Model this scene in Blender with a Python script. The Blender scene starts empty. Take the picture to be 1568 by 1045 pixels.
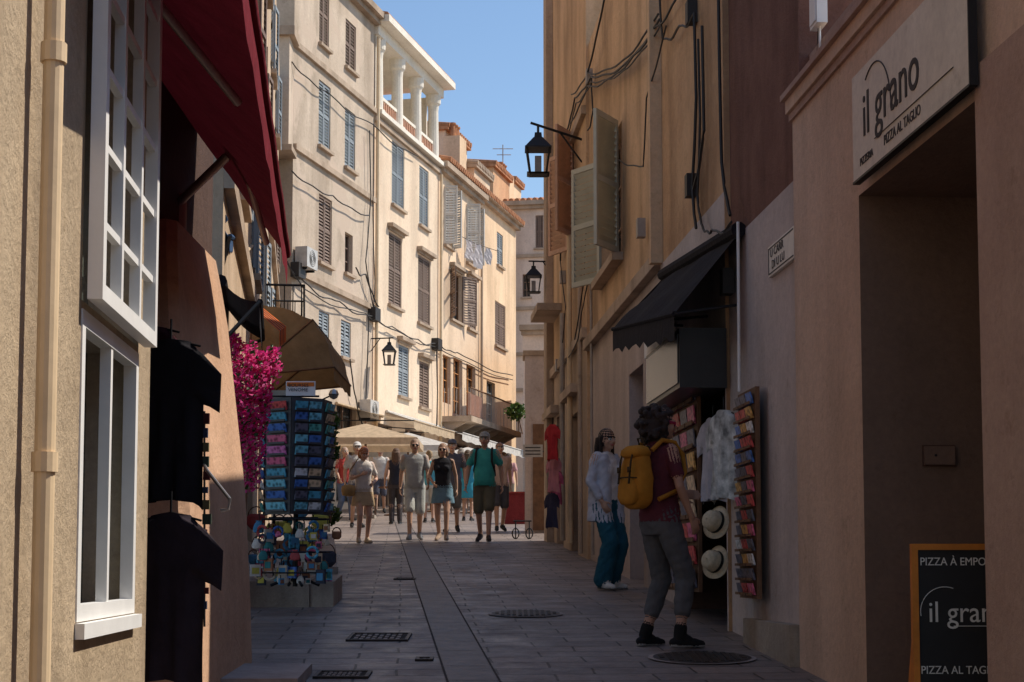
import bpy, bmesh, math, random
import numpy as np
from mathutils import Vector, Matrix
from mathutils.kdtree import KDTree
random.seed(7)
S=bpy.context.scene
# ------------------------------------------------------------ camera
F=2500.0; PITCH=math.radians(4.5); SHY=0.0961; SL=0.063
CAM=Vector((0,0,1.31))
cd=bpy.data.cameras.new('camera'); co=bpy.data.objects.new('camera',cd); S.collection.objects.link(co)
cd.sensor_width=36; cd.lens=F/1568*36; cd.shift_y=SHY; cd.clip_end=2000; cd.clip_start=.05
co.location=CAM; co.rotation_euler=(math.pi/2+PITCH,0,0); S.camera=co
cp,sp=math.cos(PITCH),math.sin(PITCH); SH=SHY*1568/F
def ray(px,py):
    dx=(px-784)/F; dy=(522.5-py)/F+SH
    return Vector((dx,cp-dy*sp,sp+dy*cp))
def at(px,py,d):
    r=ray(px,py); return CAM+r*(d/r.y)
def gz(y): return SL*max(-8,min(85,y))
def gp(px,py):
    r=ray(px,py); return CAM+r*(CAM.z/(SL*r.y-r.z))
# ------------------------------------------------------------ materials
MC={}
def newmat(name):
    m=bpy.data.materials.new(name); m.use_nodes=True
    nt=m.node_tree; b=nt.nodes['Principled BSDF']; return m,nt,b
def N(nt,t,**k):
    n=nt.nodes.new(t)
    for a,v in k.items():
        if a in n.inputs: n.inputs[a].default_value=v
        else: setattr(n,a,v)
    return n
def ramp(nt,src,p0,c0,p1,c1):
    r=nt.nodes.new('ShaderNodeValToRGB'); e=r.color_ramp.elements
    e[0].position=p0; e[0].color=(*c0,1); e[1].position=p1; e[1].color=(*c1,1)
    nt.links.new(src,r.inputs[0]); return r.outputs[0]
def mul(nt,a,b,f=1.0):
    m=nt.nodes.new('ShaderNodeMix'); m.data_type='RGBA'; m.blend_type='MULTIPLY'; m.inputs[0].default_value=f
    nt.links.new(a,m.inputs[6]); nt.links.new(b,m.inputs[7]); return m.outputs[2]
def tc(nt,scale=(1,1,1),rot=(0,0,0)):
    t=nt.nodes.new('ShaderNodeTexCoord'); m=nt.nodes.new('ShaderNodeMapping')
    m.inputs['Scale'].default_value=scale; m.inputs['Rotation'].default_value=rot
    nt.links.new(t.outputs['Object'],m.inputs[0]); return m.outputs[0]
def noise(nt,vec,scale,detail=4,rough=.6):
    n=N(nt,'ShaderNodeTexNoise',Scale=scale,Detail=detail,Roughness=rough)
    nt.links.new(vec,n.inputs['Vector']); return n.outputs['Fac']
def bump(nt,b,src,strength,dist=.02):
    bp=N(nt,'ShaderNodeBump',Strength=strength,Distance=dist)
    nt.links.new(src,bp.inputs['Height']); nt.links.new(bp.outputs[0],b.inputs['Normal'])
def plaster(name,c1,c2=None,stain=.3,sc=1.0,bs=.5,patch=None):
    if c2 is None: c2=tuple(x*.8 for x in c1)
    m,nt,b=newmat(name); v=tc(nt)
    c=ramp(nt,noise(nt,v,.8*sc,9,.68),.36,c2,.62,c1)
    vs=tc(nt,(1.1,1.1,.22))
    s=ramp(nt,noise(nt,vs,1.1*sc,4,.55),.34,(1-stain,1-stain*1.05,1-stain*1.1),.56,(1,1,1))
    c=mul(nt,c,s)
    g=ramp(nt,noise(nt,v,16*sc,6,.75),.3,(.86,.86,.86),.65,(1.05,1.05,1.03)); c=mul(nt,c,g)
    d=ramp(nt,noise(nt,v,3.1*sc,6,.8),.28,(.66,.61,.55),.42,(1,1,1)); c=mul(nt,c,d,.7)
    if patch:
        pm=nt.nodes.new('ShaderNodeMix'); pm.data_type='RGBA'
        pf=ramp(nt,noise(nt,v,.45,5,.55),.56,(0,0,0),.6,(1,1,1))
        nt.links.new(pf,pm.inputs[0]); nt.links.new(c,pm.inputs[6]); pm.inputs[7].default_value=(*patch,1); c=pm.outputs[2]
    nt.links.new(c,b.inputs['Base Color']); b.inputs['Roughness'].default_value=.92
    b.inputs['Specular IOR Level'].default_value=.2
    bump(nt,b,noise(nt,v,9*sc,10,.75),bs,.03); return m
def simple(name,c,rough=.6,metal=0,var=.15,sc=6,bs=.0,trans=0,spec=.4):
    if name in MC: return MC[name]
    m,nt,b=newmat(name); v=tc(nt)
    col=ramp(nt,noise(nt,v,sc,5),.3,tuple(x*(1-var) for x in c),.7,tuple(min(1,x*(1+var)) for x in c))
    nt.links.new(col,b.inputs['Base Color']); b.inputs['Roughness'].default_value=rough; b.inputs['Metallic'].default_value=metal
    b.inputs['Specular IOR Level'].default_value=spec
    if bs: bump(nt,b,noise(nt,v,sc*2,6),bs,.02)
    if trans:
        t=nt.nodes.new('ShaderNodeBsdfTranslucent'); mx=nt.nodes.new('ShaderNodeMixShader'); mx.inputs[0].default_value=trans
        nt.links.new(col,t.inputs[0]); nt.links.new(b.outputs[0],mx.inputs[1]); nt.links.new(t.outputs[0],mx.inputs[2])
        nt.links.new(mx.outputs[0],nt.nodes['Material Output'].inputs[0])
    MC[name]=m; return m
def cloth(name,c,trans=0,rough=.9):
    return simple('cloth_'+name,c,rough,0,.18,7,.6,trans,.15)
glass=simple('window_glass',(.03,.035,.04),.12,0,.3,2)
glassn=simple('near_window_glass',(.10,.115,.10),.15,0,.5,1.5)  # lighter greenish mottling painted in for reflections and curtains
dark=simple('dark_interior',(.02,.017,.015),.9)
black=simple('black_iron',(.02,.02,.022),.5,.4)
wood=simple('brown_wood',(.16,.08,.04),.6,0,.3,8,.3)
white=simple('white_paint',(.80,.79,.77),.5,0,.06,5,.1)
cream=simple('cream_paint',(.72,.54,.34),.6,0,.1,5,.1)
pipeg=simple('pipe_grey',(.38,.33,.29),.5,.2,.2)
cable=simple('cable_black',(.03,.026,.024),.6)
stone=plaster('pale_stone',(.45,.38,.31),(.33,.28,.23),.2,2,.6)
tile=plaster('terracotta_tile',(.58,.27,.14),(.42,.19,.10),.3,4,.6)
# ------------------------------------------------------------ mesh builder
class Fr:
    def __init__(s,p0,p1,flip=1):
        s.p=Vector((p0[0],p0[1],0)); d=Vector((p1[0]-p0[0],p1[1]-p0[1],0)); s.L=d.length; s.u=d.normalized()
        s.n=Vector((s.u.y,-s.u.x,0))*flip
    def pt(s,u,o,z): return s.p+s.u*u+s.n*o+Vector((0,0,z))
    def pix(s,px,py,o=0):
        r=ray(px,py); t=s.n.dot(s.p+s.n*o-CAM)/s.n.dot(r); P=CAM+r*t
        return (P-s.p).dot(s.u),P.z
    def rect(s,x0,x1,yt,yb,o=0):
        ym=(yt+yb)/2; xm=(x0+x1)/2
        a=s.pix(x0,ym,o)[0]; b=s.pix(x1,ym,o)[0]
        return min(a,b),max(a,b),s.pix(xm,yb,o)[1],s.pix(xm,yt,o)[1]
WF=Fr((0,0),(1,0),-1)   # u=+X, o=+Y
class MB:
    def __init__(s): s.v=[]; s.f=[]; s.m=[]; s.mats=[]
    def mi(s,m):
        if m not in s.mats: s.mats.append(m)
        return s.mats.index(m)
    def face(s,pts,m):
        i=len(s.v); s.v+= [tuple(p) for p in pts]; s.f.append(tuple(range(i,i+len(pts)))); s.m.append(s.mi(m))
    def grid(s,rows,m,closed=False):
        i=len(s.v); n=len(rows[0]); k=s.mi(m)
        for r in rows: s.v+=[tuple(p) for p in r]
        for a in range(len(rows)-1):
            for b in range(n if closed else n-1):
                c=(b+1)%n
                s.f.append((i+a*n+b,i+a*n+c,i+(a+1)*n+c,i+(a+1)*n+b)); s.m.append(k)
    def hexa(s,P,m):
        i=len(s.v); s.v+=[tuple(p) for p in P]; k=s.mi(m)
        for q in ((0,1,2,3),(4,7,6,5),(0,4,5,1),(1,5,6,2),(2,6,7,3),(3,7,4,0)):
            s.f.append(tuple(i+j for j in q)); s.m.append(k)
    def box(s,fr,u0,u1,o0,o1,z0,z1,m,dz=0):
        s.hexa([fr.pt(u0,o0,z0),fr.pt(u1,o0,z0+dz),fr.pt(u1,o1,z0+dz),fr.pt(u0,o1,z0),
                fr.pt(u0,o0,z1),fr.pt(u1,o0,z1+dz),fr.pt(u1,o1,z1+dz),fr.pt(u0,o1,z1)],m)
    def tube(s,pts,r,m,seg=6,r2=None):
        pts=[Vector(p) for p in pts]; rows=[]; n=len(pts)
        for i,p in enumerate(pts):
            t=(pts[min(i+1,n-1)]-pts[max(i-1,0)]).normalized()
            a=Vector((0,0,1)) if abs(t.z)<.9 else Vector((1,0,0))
            x=t.cross(a).normalized(); y=t.cross(x)
            rr=r if r2 is None else r+(r2-r)*i/(n-1)
            rows.append([p+(x*math.cos(k*2*math.pi/seg)+y*math.sin(k*2*math.pi/seg))*rr for k in range(seg)])
        s.grid(rows,m,True); s.face(rows[0],m); s.face(rows[-1],m)
    def lathe(s,c,prof,m,seg=20,sq=1.0):
        rows=[[Vector(c)+Vector((r*math.cos(k*2*math.pi/seg),sq*r*math.sin(k*2*math.pi/seg),z)) for k in range(seg)] for r,z in prof]
        s.grid(rows,m,True); s.face(rows[0],m); s.face(rows[-1],m)
    def obj(s,name,parent=None,smooth=False,recalc=True):
        me=bpy.data.meshes.new(name); me.from_pydata(s.v,[],s.f)
        for m in s.mats: me.materials.append(m)
        me.polygons.foreach_set('material_index',s.m)
        if recalc:
            bm=bmesh.new(); bm.from_mesh(me); bmesh.ops.recalc_face_normals(bm,faces=bm.faces); bm.to_mesh(me); bm.free()
        if smooth: me.polygons.foreach_set('use_smooth',[True]*len(me.polygons))
        me.update()
        o=bpy.data.objects.new(name,me); S.collection.objects.link(o)
        if parent: o.parent=parent
        return o
def empty(name):
    o=bpy.data.objects.new(name,None); S.collection.objects.link(o); return o
def wall(mb,fr,u0,u1,z0,z1,holes,m,o=0,rev=.22,mr=None,pane=None):
    mr=mr or m
    us=sorted({u0,u1,*[min(max(h[i],u0),u1) for h in holes for i in (0,1)]}); zs=sorted({z0,z1,*[min(max(h[i],z0),z1) for h in holes for i in (2,3)]})
    for a,b in zip(us,us[1:]):
        for c,d in zip(zs,zs[1:]):
            uc,zc=(a+b)/2,(c+d)/2
            if any(h[0]<uc<h[1] and h[2]<zc<h[3] for h in holes): continue
            mb.face([fr.pt(a,o,c),fr.pt(b,o,c),fr.pt(b,o,d),fr.pt(a,o,d)],m)
    for h in holes:
        a,b,c,d=h[:4]
        for P in (((a,c),(b,c)),((b,c),(b,d)),((b,d),(a,d)),((a,d),(a,c))):
            (p,q),(r_,t)=P
            mb.face([fr.pt(p,o,q),fr.pt(r_,o,t),fr.pt(r_,o-rev,t),fr.pt(p,o-rev,q)],mr)
        if pane: mb.face([fr.pt(a,o-rev,c),fr.pt(b,o-rev,c),fr.pt(b,o-rev,d),fr.pt(a,o-rev,d)],pane)
def volume(mb,fr,u0,u1,z0,z1,D,m,o=0,roof=None):
    o1=o-D
    mb.face([fr.pt(u0,o,z0),fr.pt(u0,o1,z0),fr.pt(u0,o1,z1),fr.pt(u0,o,z1)],m)
    mb.face([fr.pt(u1,o,z0),fr.pt(u1,o1,z0),fr.pt(u1,o1,z1),fr.pt(u1,o,z1)],m)
    mb.face([fr.pt(u0,o1,z0),fr.pt(u1,o1,z0),fr.pt(u1,o1,z1),fr.pt(u0,o1,z1)],m)
    mb.face([fr.pt(u0,o,z1),fr.pt(u1,o,z1),fr.pt(u1,o1,z1),fr.pt(u0,o1,z1)],roof or m)
def shutter(mb,fr,u0,u1,z0,z1,o,m,pitch=.09,ang=0,hinge=0):
    w=u1-u0; st=.055
    if ang:
        ca,sa=math.cos(ang),math.sin(ang); f=Fr((0,0),(1,0))
        if hinge==0: base=fr.pt(u0,o,0); u=fr.u*ca+fr.n*sa
        else: base=fr.pt(u1,o,0); u=(-fr.u*ca+fr.n*sa)
        f.p=base; f.u=u; f.n=Vector((u.y,-u.x,0)); a,b=0,w; o=0
    else: f=fr; a,b=u0,u1
    t=.04
    mb.box(f,a,a+st,o,o+t,z0,z1,m); mb.box(f,b-st,b,o,o+t,z0,z1,m)
    zm=(z0+z1)/2
    for zz in (z0,zm-.035,z1-.07): mb.box(f,a+st,b-st,o,o+t,zz,zz+.07,m)
    for lo,hi in ((z0+.07,zm-.035),(zm+.035,z1-.07)):
        n=max(1,int((hi-lo)/pitch))
        for i in range(n):
            z=lo+(i+.5)*(hi-lo)/n; h=pitch*.42
            mb.face([f.pt(a+st,o+.002,z+h),f.pt(b-st,o+.002,z+h),f.pt(b-st,o+.036,z-h),f.pt(a+st,o+.036,z-h)],m)
def window(mb,fr,r,frame,rev=.18,o=0,bars=2):
    u0,u1,z0,z1=r; t=.05; q=o-rev+.003
    mb.box(fr,u0,u0+t,q,q+.05,z0,z1,frame); mb.box(fr,u1-t,u1,q,q+.05,z0,z1,frame)
    mb.box(fr,u0+t,u1-t,q,q+.05,z0,z0+t,frame); mb.box(fr,u0+t,u1-t,q,q+.05,z1-t,z1,frame)
    um=(u0+u1)/2; mb.box(fr,um-.03,um+.03,q,q+.055,z0+t,z1-t,frame)
    for i in range(bars):
        z=z0+(z1-z0)*(i+1)/(bars+1); mb.box(fr,u0+t,um-.03,q,q+.04,z-.015,z+.015,frame); mb.box(fr,um+.03,u1-t,q,q+.04,z-.015,z+.015,frame)
def tiles(mb,fr,u0,u1,z,o0,o1,drop,m,step=.22):
    n=int((u1-u0)/step)
    for i in range(n):
        u=u0+(i+.5)*(u1-u0)/n
        mb.tube([fr.pt(u,o0,z),fr.pt(u,o1,z-drop)],step*.42,m,8)
# ------------------------------------------------------------ ground
def street_mat():
    m,nt,b=newmat('paving_slabs'); v=tc(nt,(1,1,1),(0,0,math.radians(-3.8)))
    br=N(nt,'ShaderNodeTexBrick',Scale=1.0); br.inputs['Mortar Size'].default_value=.009; br.inputs['Mortar Smooth'].default_value=.3
    br.inputs['Brick Width'].default_value=.62; br.inputs['Row Height'].default_value=.31; br.offset=.43
    br.inputs['Color1'].default_value=(.285,.235,.21,1); br.inputs['Color2'].default_value=(.20,.168,.155,1); br.inputs['Mortar'].default_value=(.055,.045,.042,1)
    nv=N(nt,'ShaderNodeTexNoise',Scale=1.1,Detail=2); nt.links.new(v,nv.inputs['Vector'])
    ad=nt.nodes.new('ShaderNodeVectorMath'); ad.operation='MULTIPLY_ADD'; ad.inputs[1].default_value=(.06,.06,0)
    nt.links.new(nv.outputs['Color'],ad.inputs[0]); nt.links.new(v,ad.inputs[2]); nt.links.new(ad.outputs[0],br.inputs['Vector'])
    c=mul(nt,br.outputs['Color'],ramp(nt,noise(nt,v,.9,7,.7),.3,(.62,.60,.60),.7,(1.25,1.2,1.15)))
    c=mul(nt,c,ramp(nt,noise(nt,v,22,5,.7),.3,(.7,.7,.7),.7,(1.1,1.1,1.1)))
    nt.links.new(c,b.inputs['Base Color'])
    nt.links.new(ramp(nt,noise(nt,v,3,5),.3,(.36,)*3,.7,(.7,)*3),b.inputs['Roughness'])
    h=nt.nodes.new('ShaderNodeMath'); h.operation='MULTIPLY_ADD'; h.inputs[1].default_value=-1.2
    nt.links.new(br.outputs['Fac'],h.inputs[0]); nt.links.new(noise(nt,v,7,8,.7),h.inputs[2]); bump(nt,b,h.outputs[0],.7,.015)
    return m
pav=street_mat()
mb=MB(); gm=plaster('ground_stone',(.24,.2,.18),(.18,.15,.14),.2)
ys=[-400,-8,85,600]
for a,b in zip(ys,ys[1:]): mb.face([(-400,a,gz(a)),(400,a,gz(a)),(400,b,gz(b)),(-400,b,gz(b))],gm)
mb.obj('ground')
mb=MB()
def sheet(mb,pts,m,h): mb.face([(x,y,gz(y)+h) for x,y in pts],m)
sheet(mb,[(-3,-6),(4,-6),(2.2,12),(.8,30),(8,40),(9,72),(0.5,72),(-7,42),(-5,30),(-3.6,12)],pav,.004)
mb.obj('street_paving')
mb=MB(); gs=simple('gutter_stone',(.34,.29,.265),.7,0,.2,5,.5); gd=simple('gutter_channel_stone',(.17,.142,.13),.55,0,.25,5,.5); gj=simple('gutter_joint',(.05,.042,.04),.9)
def gx(y): return -.18-.0835*(y-9.3) 
y=2.0
while y<44:
    L=random.uniform(.55,.95); x=gx(y); x2=gx(y+L-.014)
    for s0,s1,m in ((-.15,.15,gd),(-.165,-.152,gj),(.152,.165,gj)):
        mb.face([(p[0],p[1],gz(p[1])+.009) for p in [(x+s0,y),(x+s1,y),(x2+s1,y+L-.014),(x2+s0,y+L-.014)]],m)
    y+=L
mb.obj('gutter_channel')
iron=simple('cast_iron',(.055,.045,.042),.5,.5,.3,20,.4)
def manhole(px,py,r,name='manhole_cover'):
    c=gp(px,py); mb=MB()
    def P(x,y,h): return (c.x+x,c.y+y,gz(c.y+y)+h)
    n=32
    mb.face([P(r*1.1*math.cos(k*2*math.pi/n),r*1.1*math.sin(k*2*math.pi/n),.014) for k in range(n)],gs)
    mb.face([P(r*math.cos(k*2*math.pi/n),r*math.sin(k*2*math.pi/n),.018) for k in range(n)],iron)
    s=r/6
    for i in range(-5,6):
        for j in range(-5,6):
            if math.hypot(i,j)<5.1: 
                mb.hexa([P(i*s+dx*s*.3,j*s+dy*s*.3,h) for h in (.018,.025) for dx,dy in ((-1,-1),(1,-1),(1,1),(-1,1))],iron)
    mb.obj(name)
manhole(805,942,.30); manhole(1075,1010,.33)
def grate(px,py,w,l,name='drain_grate'):
    c=gp(px,py); mb=MB()
    def P(x,y,h): return (c.x+x,c.y+y,gz(c.y+y)+h)
    def bx(x0,x1,y0,y1,h0,h1,m): mb.hexa([P(x,y,h) for h in (h0,h1) for x,y in ((x0,y0),(x1,y0),(x1,y1),(x0,y1))],m)
    bx(-w/2,w/2,-l/2,l/2,.004,.0125,dark)
    for x in (-w/2,w/2-.025): bx(x,x+.025,-l/2,l/2,.0125,.02,iron)
    for y in (-l/2,l/2-.025): bx(-w/2+.025,w/2-.025,y,y+.025,.0125,.02,iron)
    n=8
    for i in range(n):
        x=-w/2+.05+i*(w-.1)/n; 
        for j in range(5):
            y=-l/2+.05+j*(l-.1)/5; bx(x,x+(w-.1)/n*.6,y,y+(l-.1)/5*.6,.0125,.018,gs if (i+j)%2 else iron)
    mb.obj(name)
grate(581,978,.46,.5); grate(525,1036,.34,.3); grate(620,888,.25,.18,'water_valve_cover'); grate(650,1012,.12,.14,'water_valve_cover')
# ------------------------------------------------------------ LEFT FAR FACADES
FL=Fr((-6.2,42.7),(-6.2+.239*30,42.7+.971*30),1)
mA=plaster('plaster_greige',(.64,.52,.41),(.54,.43,.33),.3,.8,.5,patch=(.56,.44,.34))
mB=plaster('plaster_peach_cream',(.86,.69,.52),(.79,.61,.45),.2,.8,.4)
mW=plaster('plaster_white_cream',(.88,.82,.72),(.83,.76,.65),.1,.8,.2)
mC=plaster('plaster_peach',(.84,.64,.46),(.77,.57,.40),.22,.8,.4)
mD=plaster('plaster_apricot',(.84,.62,.42),(.77,.55,.36),.22,.8,.4)
mE=plaster('plaster_pink_cream',(.80,.65,.55),(.72,.58,.48),.2,.8,.4)
mO=plaster('plaster_orange',(.70,.42,.24),(.6,.34,.2),.3)
trim=plaster('cornice_stone',(.52,.40,.30),(.42,.32,.24),.3)
shG=simple('shutter_greyblue',(.25,.28,.30),.7,0,.12,3); shB=simple('shutter_brown',(.20,.135,.10),.7,0,.15,3)
shW=simple('shutter_white',(.6,.58,.54),.7,0,.1,3); shV=simple('shutter_sage',(.50,.50,.42),.7,0,.12,3)
doorO=simple('orange_wood',(.55,.25,.09),.6,0,.15,3)
def ux(px,py=400): return FL.pix(px,py)[0]
zb=1.5
def facade(name,fr,u0,u1,zt,m,wins,o=0,D=6,cornice=True,bands=(),zbb=zb,roof=None,ctrim=None):
    ct=ctrim or trim
    e=empty(name); mb=MB(); det=MB(); holes=[]
    for w in wins:
        r=fr.rect(*w['r'],o=o); w['R']=r; holes.append(r)
    wall(mb,fr,u0,u1,zbb,zt,holes,m,o,.2,None,glass); volume(mb,fr,u0,u1,zbb,zt,D,m,o,roof)
    mb.obj('walls',e,recalc=False)
    for w in wins:
        a,b,c,d=w['R']; k=w.get('k','closed'); sm=w.get('m',shB); wd=b-a
        if k=='closed':
            mid=(a+b)/2; shutter(det,fr,a+.01,mid-.006,c+.01,d-.01,o-.07,sm); shutter(det,fr,mid+.006,b-.01,c+.01,d-.01,o-.07,sm)
            det.face([fr.pt(a,o-.12,c),fr.pt(b,o-.12,c),fr.pt(b,o-.12,d),fr.pt(a,o-.12,d)],sm)
        elif k=='open':
            window(det,fr,w['R'],wood,o=o)
            sw=wd*.5
            shutter(det,fr,a,a+sw,c,d,o+.02,sm,ang=math.radians(w.get('al',165)),hinge=0); 
            shutter(det,fr,b-sw,b,c,d,o+.02,sm,ang=math.radians(w.get('ar',165)),hinge=1)
        elif k=='half':
            window(det,fr,w['R'],white,o=o); sw=wd*.42
            shutter(det,fr,a,a+sw,c,d,o+.02,sm,ang=math.radians(80),hinge=0); shutter(det,fr,b-sw,b,c,d,o+.02,sm,ang=math.radians(60),hinge=1)
        elif k=='door': window(det,fr,w['R'],sm,o=o,bars=3)
        else: window(det,fr,w['R'],sm,o=o)
        if w.get('sill',True) and k!='door': det.box(fr,a-.08,b+.08,o+.002,o+.11,c-.09,c-.004,ct)
        if w.get('hood'):
            det.box(fr,a-.16,b+.16,o+.002,o+.2,d+.12,d+.24,ct); det.box(fr,a-.1,b+.1,o+.002,o+.08,d+.04,d+.118,ct)
    for z in bands: det.box(fr,u0,u1,o+.002,o+.1,z,z+.16,ct)
    if cornice:
        det.box(fr,u0-.1,u1+.1,o+.002,o+.35,zt-.18,zt+.02,ct); det.box(fr,u0-.05,u1+.05,o+.002,o+.2,zt-.34,zt-.182,ct)
    if det.v: det.obj('windows_shutters_trim',e,recalc=False)
    return e
def W(x0,x1,yt,yb,k='closed',m=None,**kw): return dict(r=(x0,x1,yt,yb),k=k,m=m or shB,**kw)
uA0,uA1,uB1,uC1,uD1=ux(447),ux(571),ux(672),ux(734),ux(790)
zA=18.7
eA=facade('greige_townhouse',FL,uA0,uA1,zA,mA,[
 W(489,504,-25,72,m=shB),W(529,545,35,108,m=shB),
 W(488,506,128,228,m=shG),W(528,544,170,260,m=shG),
 W(488,508,302,405,m=shB),W(528,540,358,420,'plain'),
 W(488,504,478,540,m=shG),W(522,537,492,548,m=shG),
 W(470,500,640,760,'door'),W(515,545,620,770,'door')],D=7,bands=(FL.pix(510,122)[1],FL.pix(510,270)[1],FL.pix(510,448)[1]))
mb=MB(); EA=Fr((FL.pt(uA0,0,0).x-3.2,FL.pt(uA0,0,0).y-.02),(FL.pt(uA0,0,0).x+.1,FL.pt(uA0,0,0).y-.02),1)
mb.box(EA,0,3.2,-.0,.9,EA.pix(430,235)[1],EA.pix(430,72)[1],mA); mb.box(EA,0,3.35,-.0,1.05,EA.pix(430,72)[1]+.003,EA.pix(430,72)[1]+.25,trim)
mb.box(EA,0,3.3,0,1.0,EA.pix(430,235)[1]-.16,EA.pix(430,235)[1]-.003,trim)
mb.obj('projecting_bay',eA)
eB=facade('loggia_townhouse',FL,uA1,uB1,15.55,mB,[
 W(600,619,222,318,m=shG),W(642,656,258,348,m=shG),
 W(595,615,360,470,m=shB,hood=1),W(640,659,395,497,m=shB,hood=1),
 W(610,626,530,608,m=shG,hood=1),W(642,657,555,625,m=shB,hood=1),
 W(575,600,650,780,'door'),W(620,650,660,780,'door')],D=7,cornice=False,bands=(15.3,))
mb=MB(); b0,b1=uA1+.15,uB1
zf,zr=15.56,18.55
mb.box(FL,b0,b1,-2.2,.22,zf,zf+.14,mW)
mb.box(FL,b0,b1,-2.3,-2.203,zf+.14,zr-.5,mB)
mb.box(FL,b0,b0+.35,-2.2,-.003,zf+.14,zr-.45,mW); mb.box(FL,b1-.12,b1,-2.2,-.45,zf+.14,zr-.45,mW)
mb.box(FL,b0-.1,b1+.15,-.4,.12,zr-.45,zr-.1,mW)
mb.box(FL,b0-.2,b1+.35,-3,.5,zr-.098,zr+.12,mW)
mb.hexa([FL.pt(b0-.2,-3,zr+.122),FL.pt(b1+.35,-3,zr+.122),FL.pt(b1+.35,.5,zr+.122),FL.pt(b0-.2,.5,zr+.122),
         FL.pt(b0-.2,-3,zr+1.0),FL.pt(b1+.2,-3,zr+1.0),FL.pt(b1+.3,.45,zr+.2),FL.pt(b0-.2,.45,zr+.2)],tile)
ncol=4
cols=[b0+.55+i*(b1-b0-.85)/(ncol-1) for i in range(ncol)]
for u in cols:
    c=FL.pt(u,-.14,0)
    mb.lathe((c.x,c.y,zf+.14),[(.27,0),(.27,.12),(.2,.16),(.2,.5),(.18,1.8),(.2,2.0),(.26,2.08),(.27,2.2),(.27,zr-.45-zf-.14)],mW,14)
lat=simple('brick_lattice',(.55,.3,.2),.8)
for a,b in zip(cols,cols[1:]):
    mb.box(FL,a+.2,b-.2,-.2,-.08,zf+.72,zf+.82,mW)
    n=9
    for i in range(n):
        u=a+.25+i*(b-a-.5)/(n-1); mb.box(FL,u-.035,u+.035,-.17,-.1,zf+.14,zf+.718,lat)
mb.obj('loggia',eB)
eC=facade('peach_townhouse',FL,uB1,uC1,15.75,mC,[
 W(680,693,290,378,'half',shW),W(714,727,318,405,'half',shW),
 W(690,707,418,492,'open',hood=1,al=150,ar=150),W(716,729,430,505,m=shB,hood=1),
 W(678,690,545,618,'door',doorO),W(694,708,550,635,'door',doorO),W(714,728,560,640,'door',doorO),W(690,720,680,770,'door')],D=7,roof=tile)
eD=facade('apricot_townhouse',FL,uC1,uD1,15.95,mD,[
 W(761,770,358,408,m=shG),W(758,774,465,532,m=shB),W(745,758,585,650,'door',shG),W(750,775,690,765,'door')],D=7,roof=tile)
mb=MB(); tiles(mb,FL,uB1+.1,uD1,16.1,-.6,.4,.22,tile,.24); mb.obj('eave_tiles',eC)
mb=MB(); z=FL.pix(715,650)[1]; a,b=ux(676,640),ux(757,650)
mb.box(FL,a,b,.002,1.1,z-.2,z,trim)
for i in range(7): 
    u=a+.2+i*(b-a-.4)/6; mb.hexa([FL.pt(u-.06,.003,z-.6),FL.pt(u+.06,.003,z-.6),FL.pt(u+.06,.12,z-.6),FL.pt(u-.06,.12,z-.6),FL.pt(u-.06,.003,z-.203),FL.pt(u+.06,.003,z-.203),FL.pt(u+.06,.9,z-.203),FL.pt(u-.06,.9,z-.203)],trim)
n=int((b-a)/.17)
for i in range(n+1):
    u=a+.03+i*(b-a-.06)/n; mb.tube([FL.pt(u,1.06,z),FL.pt(u,1.06,z+1.0)],.011,pipeg,5)
mb.tube([FL.pt(a,1.06,z+1.0),FL.pt(b,1.06,z+1.0)],.03,wood,6)
for u in (a+.03,b-.03): 
    for i in range(7): mb.tube([FL.pt(u,.1+i*.15,z),FL.pt(u,.1+i*.15,z+1)],.012,pipeg,4)
mb.box(FL,a+.1,a+1.9,.9,1.02,z+.05,z+.8,simple('balcony_screen',(.35,.15,.09),.8))
mb.obj('balcony',eC)
mb=MB(); q=FL.pix(738,378,.7); lc=cloth('laundry_pale',(.6,.58,.6),.3); f0=FL.pt(q[0]-1.6,.05,q[1]+.25); f1=FL.pt(q[0]+1.2,1.0,q[1]+.05)
mb.tube([f0,f0.lerp(f1,.5)-Vector((0,0,.08)),f1],.012,cable,4)
for k,(t,w_,h_) in enumerate(((.35,.5,.7),(.55,.55,.9),(.78,.4,.6))):
    p=f0.lerp(f1,t); d_=(f1-f0).normalized(); rows=[]
    for i in range(6): rows.append([p+d_*(w_*(j/5-.5))+FL.n*(.05*math.sin(j*2+i+k))+Vector((0,0,-.06-h_*i/5)) for j in range(6)])
    mb.grid(rows,lc)
mb.obj('hanging_laundry',recalc=False)
def bx(name,px0,px1,yt,yb,o0,o1,m,roofm=None,ov=.15,chim=False):
    mb=MB(); a=FL.pix(px0,(yt+yb)/2,o0)[0]; b=FL.pix(px1,(yt+yb)/2,o0)[0]; z1=FL.pix((px0+px1)/2,yt,o0)[1]; z0=FL.pix((px0+px1)/2,yb,o0)[1]
    mb.box(FL,a,b,o1,o0,z0-3,z1,m)
    if roofm:
        mb.hexa([FL.pt(a-ov,o1-ov,z1+.003),FL.pt(b+ov,o1-ov,z1+.003),FL.pt(b+ov,o0+ov,z1+.003),FL.pt(a-ov,o0+ov,z1+.003),
          FL.pt(a-ov,o1-ov,z1+.5),FL.pt(b+ov,o1-ov,z1+.5),FL.pt(b+ov,o0+ov,z1+.12),FL.pt(a-ov,o0+ov,z1+.12)],roofm)
        tiles(mb,FL,a-ov,b+ov,z1+.42,(o0+o1)/2,o0+ov+.04,.22,roofm,.26)
    if chim:
        for k in range(3):
            u=a+(b-a)*(k+.5)/3; c=FL.pt(u,(o0+o1)/2,z1); mb.lathe(c,[(.12,0),(.1,.45),(.14,.5),(.14,.56)],tile,10)
    return mb.obj(name)
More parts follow.
